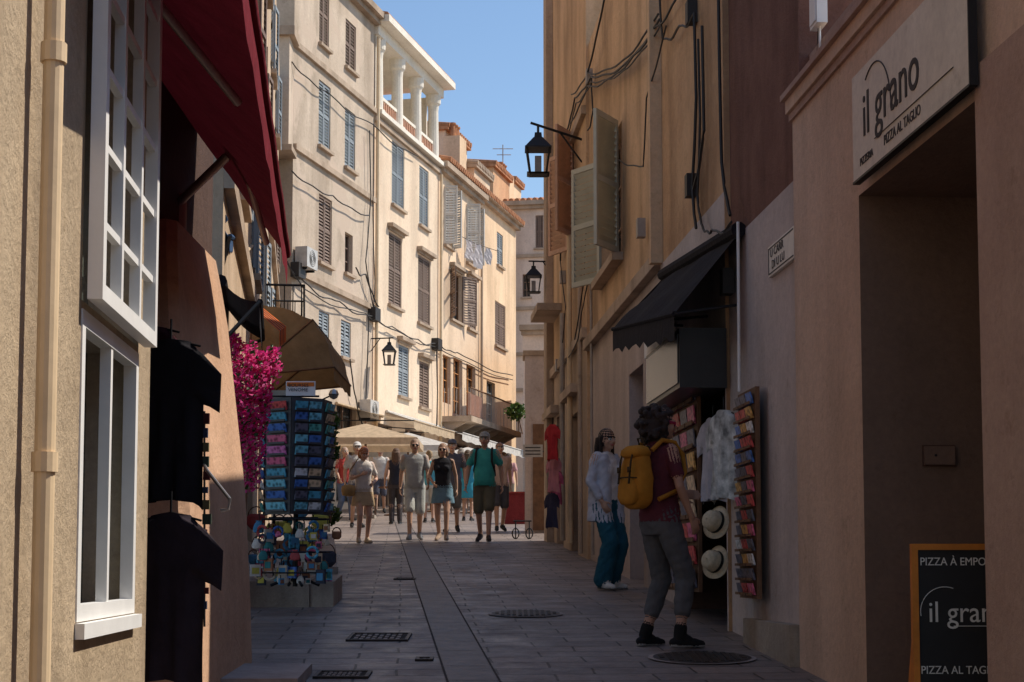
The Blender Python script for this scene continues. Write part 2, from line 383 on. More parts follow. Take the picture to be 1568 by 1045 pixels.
bx('rooftop_house',682,715,215,255,-1.8,-5,mC,tile)
bx('chimney_stack',704,714,212,250,-1.2,-1.9,mD,None,chim=True)
bx('rooftop_house',726,750,268,330,-1.5,-5,mC,trim)
bx('rooftop_house',755,780,268,320,-2.5,-6,mO,tile)
bx('chimney_stack',779,787,268,320,-2.5,-3.4,mD,None,chim=True)
bx('rooftop_house',786,798,285,330,-3.5,-7,mD,tile)
mb=MB(); c=FL.pt(FL.pix(770,250,-3)[0],-3,FL.pix(770,262,-3)[1]); mb.tube([c,c+Vector((0,0,1.3))],.03,pipeg)
mb.tube([c+Vector((-.5,0,1.1)),c+Vector((.5,0,1.1))],.02,pipeg); mb.tube([c+Vector((-.3,0,.8)),c+Vector((.4,0,.8))],.02,pipeg); mb.obj('tv_antenna')
FE=Fr((-.6,76),(7,74.6),1)
eE=facade('pink_townhouse',FE,0.3,7.5,FE.pix(810,310)[1],mE,[W(800,812,420,455,'plain'),W(820,832,330,380,m=shB)],D=8,bands=tuple(FE.pix(810,y)[1] for y in (395,475,545,600)),roof=tile)
mb=MB(); tiles(mb,FE,.2,7.5,FE.pix(810,306)[1]+.1,-.6,.35,.2,tile,.28); mb.obj('eave_tiles',eE)
FE2=Fr((.1,60.5),(3.5,60.0),1)
eE2=facade('beige_corner_house',FE2,FE2.pix(801,500)[0],4,FE2.pix(815,500)[1],mE,[],D=8,cornice=True)
# ------------------------------------------------------------ LEFT MID houses
L2=Fr((-2.62,14.6),(-6.15,42.3),1)
mL=plaster('plaster_tan',(.62,.46,.32),(.52,.38,.26),.3)
e2=empty('tan_townhouse'); mb=MB(); det=MB(); holes=[]
for yy in (3,8,13,18,23):
    for zz in (5.4,8.4,11.4):
        holes.append((yy,yy+1.0,zz,zz+1.7))
    holes.append((yy-.6,yy+1.6,1.2+yy*.06,3.5+yy*.06))
wall(mb,L2,0,L2.L,.2,14.5,holes,mL,0,.2,None,glass); volume(mb,L2,0,L2.L,.2,14.5,6,mL); mb.obj('walls',e2,recalc=False)
for i,h in enumerate(holes):
    if h[2]>4.9:
        shutter(det,L2,h[0],h[0]+.5,h[2],h[3],.02,shB if i%2 else shG,ang=math.radians(174),hinge=0); shutter(det,L2,h[1]-.5,h[1],h[2],h[3],.02,shB if i%2 else shG,ang=math.radians(172),hinge=1)
        window(det,L2,h[:4],wood); det.box(L2,h[0]-.1,h[1]+.1,.002,.12,h[2]-.1,h[2]-.004,trim)
det.box(L2,0,L2.L,.002,.1,4.75,4.95,trim); det.box(L2,0,L2.L,.002,.1,8.0,8.15,trim)
for u0,z in ((12,5.0),(17.3,5.6)):
    det.box(L2,u0,u0+2.2,.102,.75,z-.12,z,trim)
    for i in range(16): det.tube([L2.pt(u0+.03+i*.142,.72,z),L2.pt(u0+.03+i*.142,.72,z+.95)],.01,black,4)
    for i in range(5): det.tube([L2.pt(u0+.03,.12+i*.14,z),L2.pt(u0+.03,.12+i*.14,z+.95)],.01,black,4)
    det.tube([L2.pt(u0,.72,z+.95),L2.pt(u0+2.2,.72,z+.95)],.02,black,5); det.tube([L2.pt(u0+.03,.1,z+.95),L2.pt(u0+.03,.72,z+.95)],.02,black,5)
det.obj('windows_shutters_balconies',e2,recalc=False)
def acunit(fr,u,o,z,name='air_conditioner'):
    mb=MB(); g=simple('ac_grey',(.5,.48,.45),.5); mb.box(fr,u,u+.8,o,o+.35,z,z+.55,g)
    c=fr.pt(u+.4,o+.352,z+.27); 
    for r in (.22,.17,.12,.07): 
        mb.tube([c+fr.u*r*math.cos(k*math.pi/8)+Vector((0,0,r*math.sin(k*math.pi/8))) for k in range(17)],.008,black,4)
    mb.box(fr,u+.1,u+.14,o-.1,o+.3,z-.06,z-.003,black); mb.box(fr,u+.66,u+.7,o-.1,o+.3,z-.06,z-.003,black); mb.obj(name)
p=FL.pix(452,410); acunit(FL,uA0+.1,.05,p[1]); acunit(FL,FL.pix(548,640)[0],.05,FL.pix(548,640)[1])
# ------------------------------------------------------------ LEFT NEAR shop
mN=plaster('plaster_cream_near',(.66,.51,.35),(.50,.38,.26),.25,2,.8)
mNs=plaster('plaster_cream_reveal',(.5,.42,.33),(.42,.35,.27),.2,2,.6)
mP=plaster('plaster_salmon',(.70,.44,.29),(.6,.36,.23),.15,1.5,.6)
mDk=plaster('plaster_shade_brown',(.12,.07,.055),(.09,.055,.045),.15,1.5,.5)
L1=Fr((-.96-.067*1.0,1.0),(-.96-.067*6.15,6.15),1)
uw0,uw1=L1.pix(120,700)[0],L1.pix(208,700)[0]
e1=empty('corner_shop'); mb=MB()
zl0,zl1=L1.pix(165,945)[1],L1.pix(165,505)[1]
zu0=L1.pix(120,455)[1]
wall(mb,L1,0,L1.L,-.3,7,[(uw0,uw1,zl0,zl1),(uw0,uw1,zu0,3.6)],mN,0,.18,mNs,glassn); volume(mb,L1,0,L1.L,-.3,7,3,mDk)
RC=Fr((-2.2,6.15),(-2.0,10.75),1)
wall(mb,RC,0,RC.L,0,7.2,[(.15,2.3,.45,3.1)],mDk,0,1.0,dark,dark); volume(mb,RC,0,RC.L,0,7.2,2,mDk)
mb.obj('walls',e1,recalc=False)
mb=MB(); rows=[]
prof=[(3.32,-1.945,9.3),(3.1,-1.90,9.1),(2.88,-1.86,8.95),(2.37,-1.80,8.8),(1.82,-1.735,8.7),(1.1,-1.69,8.6),(.4,-1.665,8.55)]
for z,x,y0 in prof:
    rows.append([Vector((-2.5,y0,z)),Vector((x-.05,y0,z)),Vector((x,y0+.06,z)),Vector((x,10.6,z)),Vector((x-.06,10.72,z)),Vector((-2.5,10.72,z))])
mb.grid(rows,mP,True); mb.face(rows[0],mP); mb.obj('pier',e1)
mb=MB()
def casement(fr,a,b,z0,z1,o,nz,nu,m=white):
    t=.05
    mb.box(fr,a,a+t,o,o+.045,z0,z1,m); mb.box(fr,b-t,b,o,o+.045,z0,z1,m); mb.box(fr,a+t,b-t,o,o+.045,z0,z0+t,m); mb.box(fr,a+t,b-t,o,o+.045,z1-t,z1,m)
    for i in range(1,nz): z=z0+(z1-z0)*i/nz; mb.box(fr,a+t,b-t,o+.01,o+.035,z-.012,z+.012,m)
    for i in range(1,nu): u=a+(b-a)*i/nu; mb.box(fr,u-.018,u+.018,o+.005,o+.041,z0+t,z1-t,m)
casement(L1,uw0-.02,uw1+.02,zu0,3.55,.02,6,3)
casement(L1,uw0,uw1,zl0,zl1,-.04,1,2)
mb.box(L1,uw0-.01,uw1+.01,.002,.03,zl0-.05,zl0-.004,white)
mb.obj('white_windows',e1)
mb=MB(); u=L1.pix(36,500)[0]; mb.tube([L1.pt(u,.06,z*.25-.2) for z in range(0,28)],.026,cream,14)
for z in (.4,1.55,2.6): mb.tube([L1.pt(u,.06,z),L1.pt(u,.06,z+.05)],.033,cream,14)
mb.obj('downpipe')
mb=MB(); c=gp(420,1040); mb.hexa([(c.x-.25,c.y-.6,.3),(c.x+.22,c.y-.6,.3),(c.x+.2,c.y+.25,.3),(c.x-.25,c.y+.25,.3),(c.x-.25,c.y-.6,gz(c.y-.6)+.08),(c.x+.22,c.y-.6,gz(c.y-.6)+.08),(c.x+.2,c.y+.25,gz(c.y)+.08),(c.x-.25,c.y+.25,gz(c.y)+.08)],gs); mb.obj('door_step')
red=cloth('awning_red',(.12,.011,.02),.07); redv=cloth('awning_valance',(.20,.018,.028),.2)
mb=MB(); A=[]
nf=14
for i in range(nf+1):
    t=i/nf; y=4.6+t*5.7
    back=Vector((-2.35+.25*t,y,4.3))
    fx=-.92-.11*(y-5.6); front=Vector((fx,y,3.29+.012*math.sin(i*2)))
    A.append([back.lerp(front,k/8)-Vector((0,0,.06*math.sin(math.pi*k/8)*(1+.3*math.sin(i*1.7)))) for k in range(9)])
mb.grid(A,red)
V=[[r[-1],r[-1]+Vector((.005,0,-.1)),r[-1]+Vector((.0,0,-.17-.015*math.cos(i*3.14)))] for i,r in enumerate(A)]
mb.grid(V,redv)
mb.tube([r[-1]+Vector((0,0,.01)) for r in A],.025,redv,8); mb.tube([A[0][0],A[-1][0]],.05,mDk,8)
armm=simple('awning_arm',(.40,.30,.26),.4,.3)
for y in (6.9,9.9):
    s0=Vector((-2.05,y,3.55)); el=Vector((-1.5,y-1.1,3.62)); en=Vector((-1.02-.11*(y-5.6),y-.1,3.28))
    mb.tube([s0,el],.026,armm,8); mb.tube([el,en],.02,armm,8); mb.tube([el-Vector((0,0,.05)),el+Vector((0,0,.05))],.04,armm,10)
mb.tube([(-2.05,9.9,3.6),(-2.05,9.9,3.35)],.05,armm,8)
mb.obj('red_shop_awning',smooth=True,recalc=False)
def tshirt(name,c,ux_,w,h,m,seedn=0):
    mb=MB(); ux_=Vector(ux_).normalized(); nn=Vector((ux_.y,-ux_.x,0))
    def half(z):
        if z<.05: return .36+z*3
        if z<.30: return .95-(z-.05)*.12
        if z<.34: return .92-(z-.30)*7.5
        return .62+.03*(z-.34)
    for side in (1,-1):
        rows=[]
        for i in range(41):
            z=i/40; hw=half(z); row=[]
            for j in range(17):
                s=-1+j/8; xf=abs(s)*hw
                fold=.018*math.sin(s*9+z*3+seedn)+.012*math.sin(s*17-z*5)
                drop=.05*xf+.30*max(0,xf-.5)
                row.append(Vector(c)+ux_*(s*hw*w*.58)+nn*(side*(.035*(1-s*s))+fold*z)-Vector((0,0,(z+drop)*h)))
            rows.append(row)
        mb.grid(rows,m)
    mb.tube([Vector(c)+Vector((0,0,.1)),Vector(c)],.006,black,5)
    mb.tube([Vector(c)+ux_*(-.16)-Vector((0,0,.04)),Vector(c)+Vector((0,0,.0)),Vector(c)+ux_*.16-Vector((0,0,.04))],.006,black,5)
    return mb.obj(name,smooth=True,recalc=False)
tb=cloth('tshirt_black',(.02,.018,.022)); tb2=cloth('tshirt_charcoal',(.035,.026,.034))
tshirt('hanging_tshirt',at(262,520,7.9),(.95,-.3,0),.5,.78,tb,1)
tshirt('hanging_tshirt',at(262,785,7.7),(.95,-.3,0),.5,.78,tb2,2)
tshirt('hanging_tshirt',at(235,500,8.3),(.9,-.4,0),.4,.7,cloth('tshirt_maroon',(.05,.015,.02)),3)
mb=MB(); mb.tube([at(300,690,8.35),at(318,722,8.2),at(352,765,8.0),at(350,780,8.0),at(338,782,8.0)],.009,simple('steel',(.5,.48,.46),.3,.8),8); mb.obj('garment_hook')
mb=MB(); cm=[cloth('souvenir%d'%i,c) for i,c in enumerate([(.10,.03,.03),(.04,.05,.09),(.14,.12,.06),(.05,.07,.05)])]
for k in range(14):
    p=at(313+random.uniform(-3,4),640+k*22,8.25); s=random.uniform(.012,.024); mb.box(WF,p.x-s,p.x+s,p.y-.01,p.y+.01,p.z-s*1.4,p.z+s,cm[k%4])
mb.tube([at(313,630,8.27),at(313,960,8.27)],.006,black,6); mb.obj('souvenir_keyring_strip')
# ------------------------------------------------------------ RIGHT SIDE
def rx(y): return 2.56-.067*y
RR=Fr((rx(0),0),(rx(30),30),-1)
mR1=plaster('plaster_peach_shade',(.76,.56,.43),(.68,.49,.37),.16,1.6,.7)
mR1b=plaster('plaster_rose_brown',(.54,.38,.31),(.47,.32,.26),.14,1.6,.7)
mR1c=plaster('recess_shade_rose_brown',(.25,.165,.13),(.21,.14,.11),.12,1.6,.5)  # rose brown darkened, doorway recess shade painted into the plaster colour
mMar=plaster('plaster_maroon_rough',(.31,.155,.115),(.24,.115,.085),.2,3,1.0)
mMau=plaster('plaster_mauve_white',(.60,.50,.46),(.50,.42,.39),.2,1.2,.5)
mOr=plaster('plaster_ochre_orange',(.70,.44,.25),(.54,.32,.18),.42,1.0,.9)
mOr2=plaster('plaster_ochre',(.76,.53,.34),(.63,.43,.27),.36,1.2,.8)
mOr3=plaster('plaster_faded_beige',(.60,.47,.37),(.5,.39,.30),.3,1.2,.8)
def ru(px,py=500,o=0): return RR.pix(px,py,o)[0]
e=empty('pizzeria_building'); mb=MB()
ud0,ud1=ru(1514,600),ru(1320,600); zdt=RR.pix(1320,296)[1]; uE=ru(1219,600); zc=RR.pix(1203,187)[1]
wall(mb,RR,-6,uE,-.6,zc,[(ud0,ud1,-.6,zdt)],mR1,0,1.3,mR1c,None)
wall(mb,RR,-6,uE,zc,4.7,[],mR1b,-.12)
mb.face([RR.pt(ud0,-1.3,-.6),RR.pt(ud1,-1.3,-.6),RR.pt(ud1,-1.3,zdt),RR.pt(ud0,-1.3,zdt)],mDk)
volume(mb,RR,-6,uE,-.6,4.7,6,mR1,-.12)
mb.face([RR.pt(uE,0,-.6),RR.pt(uE,-.12,-.6),RR.pt(uE,-.12,zc),RR.pt(uE,0,zc)],mR1)
mb.box(RR,-6,uE+.03,-.12,.04,zc+.003,zc+.09,mR1); mb.box(RR,-6,uE+.05,-.12,.07,zc+.092,zc+.13,mR1b); mb.box(RR,-6,uE+.02,.002,.02,zc-.05,zc,mR1b)
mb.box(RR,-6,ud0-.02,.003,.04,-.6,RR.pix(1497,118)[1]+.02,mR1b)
mb.obj('walls',e,recalc=False)
signm=plaster('sign_cream',(.78,.74,.66),(.7,.66,.58),.12,1,.1); ink=simple('sign_ink',(.05,.045,.045),.8)
def text(body,size,origin,xdir,zdir,m,name,parent,sx=1.0,ext=.002,align='LEFT',shear=0):
    c=bpy.data.curves.new(name,'FONT'); c.body=body; c.size=size; c.extrude=ext; c.align_x=align; c.shear=shear; c.resolution_u=4
    o=bpy.data.objects.new(name,c); S.collection.objects.link(o); o.data.materials.append(m)
    X=Vector(xdir).normalized(); Y=Vector(zdir).normalized(); Z=X.cross(Y)
    M=Matrix.Identity(4)
    for i in range(3): M[i][0]=X[i]*sx; M[i][1]=Y[i]; M[i][2]=Z[i]; M[i][3]=origin[i]
    o.matrix_world=M
    if parent: o.parent=parent
    return o
es=empty('pizzeria_sign'); mb=MB()
sa,sb=ru(1486,100,.08),ru(1307,200,.08); sz0,sz1=RR.pix(1307,281,.08)[1],RR.pix(1307,120,.08)[1]
mb.box(RR,sa,sb,.055,.085,sz0,sz1,signm)
mb.box(RR,sa-.012,sa-.002,.05,.09,sz0-.01,sz1+.01,black); mb.box(RR,sa,sb,.05,.09,sz0-.014,sz0-.002,black)
ring=[RR.pt(sb-.42+.30*math.cos(t),.088,sz0+.2+.34*math.sin(t)) for t in [math.radians(60+k*6) for k in range(21)]]
mb.tube(ring,.004,ink,5); mb.tube([RR.pt(sb-.42,.088,sz0+.135),RR.pt(sa+.2,.088,sz0+.135)],.003,ink,4)
mb.obj('panel',es)
xd=-RR.u; 
text('il grano',.34,RR.pt(sb-.2,.087,sz0+.2),xd,(0,0,1),ink,'lettering',es,.95,.003)
text('PIZZA AL TAGLIO',.075,RR.pt(sb-.58,.087,sz0+.055),xd,(0,0,1),ink,'small_lettering',es,1,.002)
text('PIZZERIA',.06,RR.pt(sb-.14,.087,sz0+.055),xd,(0,0,1),ink,'small_lettering_b',es,1,.002)
eb=empty('pizza_menu_board'); mb=MB(); by=8.0; c0=at(1395,833,by); c1=at(1552,833,by); zg=gz(by)+.01
orf=simple('orange_frame',(.60,.21,.03),.6,0,.2,8); chalk=simple('blackboard',(.022,.022,.024),.7); let=simple('board_lettering',(.75,.75,.73),.8)
x0,x1=c0.x,c1.x+.1; zt=c0.z
mb.box(WF,x0+.03,x1-.03,by,by+.02,zg+.05,zt-.03,chalk)
mb.box(WF,x0,x0+.03,by-.012,by+.03,zg,zt,orf); mb.box(WF,x1-.03,x1,by-.012,by+.03,zg,zt,orf); mb.box(WF,x0+.03,x1-.03,by-.012,by+.03,zt-.03,zt,orf); mb.box(WF,x0+.03,x1-.03,by-.012,by+.03,zg+.02,zg+.05,orf)
mb.hexa([(x0+.05,by+.04,zg-.02),(x1,by+.04,zg-.02),(x1,by+.4,zg),(x0+.05,by+.4,zg),(x0+.05,by+.035,zt-.02),(x1,by+.035,zt-.02),(x1,by+.06,zt-.02),(x0+.05,by+.06,zt-.02)],orf)
mb.obj('board',eb)
text('PIZZA À EMPORTER',.055,(x0+.04,by-.004,zt-.105),(1,0,0),(0,0,1),let,'lettering_top',eb,.9)
text('il grano',.145,(x0+.075,by-.004,zt-.38),(1,0,0),(0,0,1),let,'lettering_mid',eb,.9)
text('PIZZA AL TAGLIO',.055,(x0+.035,by-.004,at(1400,1032,by).z),(1,0,0),(0,0,1),let,'lettering_low',eb,.9)
mb=MB(); mb.tube([Vector((x0+.16+.12*math.cos(t),by-.003,zt-.33+.12*math.sin(t))) for t in [math.radians(70+k*8) for k in range(16)]],.002,let,4); mb.tube([(x0+.2,by-.003,zt-.40),(x1-.08,by-.003,zt-.40)],.002,let,4); mb.obj('logo_lines',eb)
P=RR.pt(ud1,-.5,0); q0=at(1415,712,P.y-.02); q1=at(1461,684,P.y-.02)
mb=MB(); mb.box(WF,q0.x,q1.x,q0.y-.02,q0.y+.02,q0.z,q1.z,mR1c); mb.box(WF,q0.x-.008,q1.x+.008,q0.y+.0,q0.y+.03,q0.z-.008,q1.z+.008,mDk); mb.tube([(q0.x+.06,q0.y-.024,(q0.z+q1.z)/2),(q0.x+.06,q0.y-.03,(q0.z+q1.z)/2)],.008,black); mb.obj('electric_meter_cabinet')
mb=MB(); r=RR.rect(1213,1236,24,84,-.1); wm=white
bu0,bu1=uE-.48,uE-.3
mb.box(RR,bu0,bu1,-.118,-.05,r[2],r[3],wm); mb.box(RR,bu0+.02,bu1-.02,-.049,-.042,r[2]+.02,r[3]-.02,wm); um=(bu0+bu1)/2
mb.tube([RR.pt(um,-.09,r[2]),RR.pt(um,-.09,r[2]-.1),RR.pt(um+.03,-.1,r[2]-.2),RR.pt(um+.05,-.08,zc+.14)],.008,wm,6); mb.tube([RR.pt(um+.03,-.09,r[2]),RR.pt(um+.12,-.09,r[2]-.25),RR.pt(um+.14,.06,zc+.1)],.006,cable,6); mb.obj('white_junction_box')
uM=ru(1108,200); e=empty('maroon_townhouse'); mb=MB(); zm=RR.pix(1150,335)[1]
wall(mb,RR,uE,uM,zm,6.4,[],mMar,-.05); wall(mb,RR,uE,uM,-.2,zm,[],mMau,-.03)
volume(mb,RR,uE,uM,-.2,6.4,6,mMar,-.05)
mb.face([RR.pt(uM,-.03,-.2),RR.pt(uM,-.3,-.2),RR.pt(uM,-.3,zm),RR.pt(uM,-.03,zm)],mMau)
mb.face([RR.pt(uE,-.03,zm),RR.pt(uM,-.03,zm),RR.pt(uM,-.06,zm),RR.pt(uE,-.06,zm)],mMau)
mb.box(RR,uE+.02,ru(1150,950),-.028,.06,.2,RR.pix(1185,952)[1],stone)
mb.obj('walls',e,recalc=False)
ep=empty('street_name_plaque'); mb=MB(); r=RR.rect(1176,1217,362,410); 
plq=simple('plaque_marble',(.70,.66,.6),.5,0,.1,10)
mb.box(RR,uE+.01,r[1],-.028,0.0,r[2],r[3],plq)
for a,b,c,d in ((uE+.02,r[1]-.015,r[3]-.022,r[3]-.014),(uE+.02,r[1]-.015,r[2]+.014,r[2]+.022),(r[1]-.03,r[1]-.015,r[2]+.014,r[3]-.014)): mb.box(RR,a,b,.0,.003,c,d,ink)
mb.obj('panel',ep)
text('U CARR',.085,RR.pt(r[1]-.08,.004,r[2]+.125),xd,(0,0,1),ink,'lettering',ep,1.3,.001); text('DI U LU',.085,RR.pt(r[1]-.12,.004,r[2]+.04),xd,(0,0,1),ink,'lettering_b',ep,1.3,.001)
u3=ru(1010,200); e=empty('orange_townhouse'); mb=MB(); uS0,uS1=ru(1112,750),ru(1048,750)
zs_=RR.pix(1060,596)[1]
zmid=RR.pix(1060,350)[1]
wall(mb,RR,uM,u3,zmid,7.3,[],mOr,0)
wall(mb,RR,uM,u3,0,zmid,[(uS0,uS1,0,zs_)],mMau,.0,.9,mDk,dark)
volume(mb,RR,uM,u3,0,7.3,6,mOr)
mb.box(RR,u3-.15,u3-.02,.002,.12,zmid,7.2,mOr2)
mb.obj('walls',e,recalc=False)
u4=ru(898,300)
e4=empty('ochre_townhouse'); mb=MB(); det=MB()
r1=RR.rect(905,950,195,405); H=[(r1[0]+.15,r1[1]-.9,r1[2]-.1,r1[3]-.25)]
zq=RR.pix(950,470)[1]
wall(mb,RR,u3,u4,zq,8.7,H,mOr2,-.04,.2,None,glass); wall(mb,RR,u3,u4,.3,zq,[(u3+1.5,u3+2.6,.3,RR.pix(975,560)[1])],mMau,-.04,.3,None,wood); volume(mb,RR,u3,u4,.3,8.7,6,mOr2,-.04)
mb.obj('walls',e4,recalc=False)
h=H[0]
sw=.62
shutter(det,RR,h[0],h[0]+sw,h[2],h[3],0,shV,.07,math.radians(148),0)
shutter(det,RR,h[1]-sw,h[1],h[2],h[3],0,shV,.07,math.radians(150),1)
det.box(RR,h[0]-.1,h[1]+.1,-.038,.1,h[2]-.1,h[2]-.004,mOr3)
window(det,RR,h,wood,o=-.04)
det.box(RR,u3,u4,-.038,.06,zq-.06,zq+.08,mOr3)
det.obj('shutters_trim',e4,recalc=False)
u5=28.2; e5=empty('faded_ochre_townhouse'); mb=MB(); det=MB()
r3=RR.rect(846,875,225,380,.1)
H=[(r3[0]+.6,r3[0]+1.6,r3[2],r3[3])]
wall(mb,RR,u4,u5,4.6,12.2,H,mOr2,.0,.2,None,glass); wall(mb,RR,u4,u5,.6,4.6,[(u4+1.2,u4+2.2,.8,3.6),(u4+3.4,u4+4.5,.8,3.8)],mOr3,.0,.3,None,wood); volume(mb,RR,u4,u5,.6,12.2,6,mOr2)
mb.box(RR,u5-.5,u5+.02,.003,.12,.6,12.2,mOr3)
mb.obj('walls',e5,recalc=False)
rust=simple('shutter_rust',(.6,.38,.27),.8)
h=H[0]; shutter(det,RR,h[0],h[0]+.6,h[2],h[3],0,rust,.07,math.radians(150),0); shutter(det,RR,h[1]-.6,h[1],h[2],h[3],0,rust,.07,math.radians(155),1)
for a in (0,3.2): det.box(RR,u4+a+.9,u4+a+2.6,.002,.14,3.85,3.98,mOr3)
det.box(RR,u4,u5-.5,.002,.07,4.52,4.66,mOr3); det.box(RR,u4,u5-.5,.002,.07,7.7,7.82,mOr3)
det.box(RR,u5-2.0,u5-.6,.002,.4,RR.pix(845,500)[1],RR.pix(845,490)[1],mOr3)
det.obj('shutters_trim',e5,recalc=False)
def pipe(px_list,o,r,m,name):
    mb=MB(); mb.tube([RR.pt(*(lambda q:(q[0],o,q[1]))(RR.pix(x,y,o))) for x,y in px_list],r,m,8); mb.obj(name,smooth=True)
pipe([(872,360),(872,500),(873,700),(874,832)],.08,.04,cream,'downpipe'); pipe([(861,480),(861,690),(862,828)],.1,.04,pipeg,'downpipe')
pipe([(888,300),(888,560),(889,848)],.06,.035,mOr3,'downpipe'); pipe([(905,420),(906,640),(908,850)],.03,.02,pipeg,'downpipe')
pipe([(1130,340),(1132,600)],.03,.012,white,'conduit')
def cables(fr,name,lines,o=.08,r=.012,sag=.08):
    mb=MB()
    for L in lines:
        P=[]
        for (x0,y0),(x1,y1) in zip(L,L[1:]):
            a=fr.pt(*(lambda q:(q[0],o,q[1]))(fr.pix(x0,y0,o))); b=fr.pt(*(lambda q:(q[0],o,q[1]))(fr.pix(x1,y1,o)))
            n=8
            for k in range(n): t=k/n; P.append(a.lerp(b,t)-Vector((0,0,sag*4*t*(1-t)*(1+.4*math.sin(x0+k)))))
        P.append(b); mb.tube(P,r*random.uniform(.8,1.2),cable,5)
    return mb.obj(name)
cables(RR,'wall_cables',[[(1010,30),(955,100),(905,118),(880,150),(868,200),(862,240)],[(1012,38),(955,108),(906,126),(882,158),(866,215)],[(1008,22),(950,96),(900,112),(875,145)],[(1040,-10),(1000,45),(945,112),(900,132),(872,190)],
  [(1063,20),(1066,150),(1060,285),(1066,350)],[(1075,40),(1078,200),(1062,290)],[(1100,-10),(1102,120),(1105,250),(1118,330)],[(1069,60),(1072,180),(1068,300),(1075,345)],[(1010,0),(1015,60),(1040,40),(1063,20)],
  [(905,118),(908,170),(900,200)],[(925,0),(900,110)],[(862,240),(860,330),(858,400)],[(1075,345),(1090,352),(1120,340)]],.07,.012,.05)
cables(RR,'wall_cables',[[(948,245),(985,255),(990,150),(1020,40)],[(900,430),(890,480),(885,520),(862,560)],[(858,400),(866,470),(858,560),(860,640)],[(898,330),(894,430),(880,520)]],.1,.01,.03)
mb=MB()
for (x,y) in ((1063,20),(1062,285),(985,350),(905,118),(1118,432),(857,560),(864,425)):
    q=RR.pix(x,y,.02); mb.box(RR,q[0]-.06,q[0]+.06,.003,.09,q[1]-.1,q[1]+.1,pipeg if x<1000 else cable)
mb.obj('cable_junction_boxes')
cables(FL,'facade_cables',[[(432,388),(470,435),(520,462),(572,485),(640,520),(672,525),(700,540),(785,575)],[(440,400),(470,445),(560,480),(600,500),(668,532),(785,582)],[(572,190),(571,330),(574,430),(572,480)],[(566,200),(568,300),(560,400),(572,470)],
  [(447,95),(500,140),(570,190),(640,240)],[(447,262),(510,300),(566,330)],[(545,410),(560,420),(580,470)],[(536,550),(545,610),(555,650)],[(565,480),(560,620)],[(668,525),(670,600),(668,660)]],.15,.02,.12)
mb=MB()
for (x,y) in ((572,482),(668,528),(455,415)):
    q=FL.pix(x,y,.1); mb.box(FL,q[0]-.25,q[0]+.25,.003,.25,q[1]-.2,q[1]+.2,cable)
mb.obj('cable_junction_boxes')
mb=MB(); mb.tube([FL.pt(uA1+.1,.1,z) for z in (3,8,13,18)],.06,cream,8); mb.tube([FL.pt(uB1-.05,.1,z) for z in (4,9,15.3)],.05,cream,8); mb.tube([FL.pt(uC1,.1,z) for z in (4,9,15.3)],.05,trim,8); mb.obj('facade_downpipes')
lg=simple('lantern_glass',(.25,.2,.16),.15)
def lantern(c,s,wallpt,name='wall_lantern'):
    mb=MB(); c=Vector(c)
    def q(w0,w1,z0,z1,m):
        P=[c+Vector((x*w0,y*w0,z0)) for x,y in ((-1,-1),(1,-1),(1,1),(-1,1))]+[c+Vector((x*w1,y*w1,z1)) for x,y in ((-1,-1),(1,-1),(1,1),(-1,1))]; mb.hexa(P,m)
    q(.13*s,.17*s,-.27*s,-.25*s,black)
    for x,y in ((-1,-1),(1,-1),(1,1),(-1,1)):
        mb.tube([c+Vector((x*.12*s,y*.12*s,-.25*s)),c+Vector((x*.17*s,y*.17*s,.12*s))],.014*s,black,4)
    q(.05*s,.05*s,-.24*s,.02*s,lg)
    q(.2*s,.2*s,.12*s,.14*s,black); q(.19*s,.07*s,.142*s,.3*s,black); q(.06*s,.05*s,.302*s,.38*s,black); mb.tube([c+Vector((0,0,.38*s)),c+Vector((0,0,.5*s))],.02*s,black,5)
    w=Vector(wallpt); top=c+Vector((0,0,.5*s))
    mb.tube([top+(top-w).normalized()*.12*s,top,w],.02*s,black,6); mb.tube([w-Vector((0,0,.35*s)),w.lerp(top,.5)],.015*s,black,5)
    mb.obj(name)
d=23.0; c=at(824,242,d); lantern(c,.95,RR.pt(ru(891,214,.0),.0,RR.pix(891,214)[1]))
d=27.8; c=at(817,432,d); lantern(c,.72,RR.pt(27.9,.0,c.z+.36))
q=FL.pix(596,545,.6); lantern(FL.pt(q[0],.6,q[1]),1.1,FL.pt(q[0],0.01,q[1]+.55))
mb=MB(); ab=cloth('awning_black',(.02,.018,.022),.05)
rows=[]
for i in range(17):
    t=i/16; u=12.25+t*3.6
    zb_=3.84+t*.3; zf_=3.22+t*.40
    rows.append([RR.pt(u,.02+.5*k/6,zb_+(zf_-zb_)*k/6-.03*math.sin(k*1.0)*math.sin(i*.9)) for k in range(7)])
mb.grid(rows,ab)
mb.grid([[r[-1],r[-1]+Vector((0,0,-.12)),r[-1]+Vector((0,0,-.2-.03*math.sin(i*2.5)))] for i,r in enumerate(rows)],ab)
mb.face([rows[-1][0],rows[-1][3],rows[-1][-1],rows[-1][-1]+Vector((0,0,-.2)),rows[-1][0]+Vector((0,0,-.45))],ab)
mb.tube([rows[0][-1],rows[-1][-1]],.02,ab,6)
for i in (0,5,10,15): mb.tube([RR.pt(12.3+i*.24,.03,3.3+i*.02),rows[i][-1]],.012,black,5)
mb.tube([rows[0][0]+Vector((0,0,.03)),rows[-1][0]+Vector((0,0,.03))],.06,ab,10)
mb.obj('black_shop_awning',recalc=False)
mb=MB(); z0,z1=RR.pix(1070,585,.3)[1],RR.pix(1070,490,.3)[1]
mb.box(RR,12.85,14.6,.003,.38,z0,z1,simple('lightbox_black',(.03,.03,.032),.35)); mb.box(RR,12.9,14.55,.382,.39,z0+.04,z1-.04,simple('lightbox_face',(.07,.07,.08),.25,0,.6,12)); mb.obj('shop_lightbox_sign')
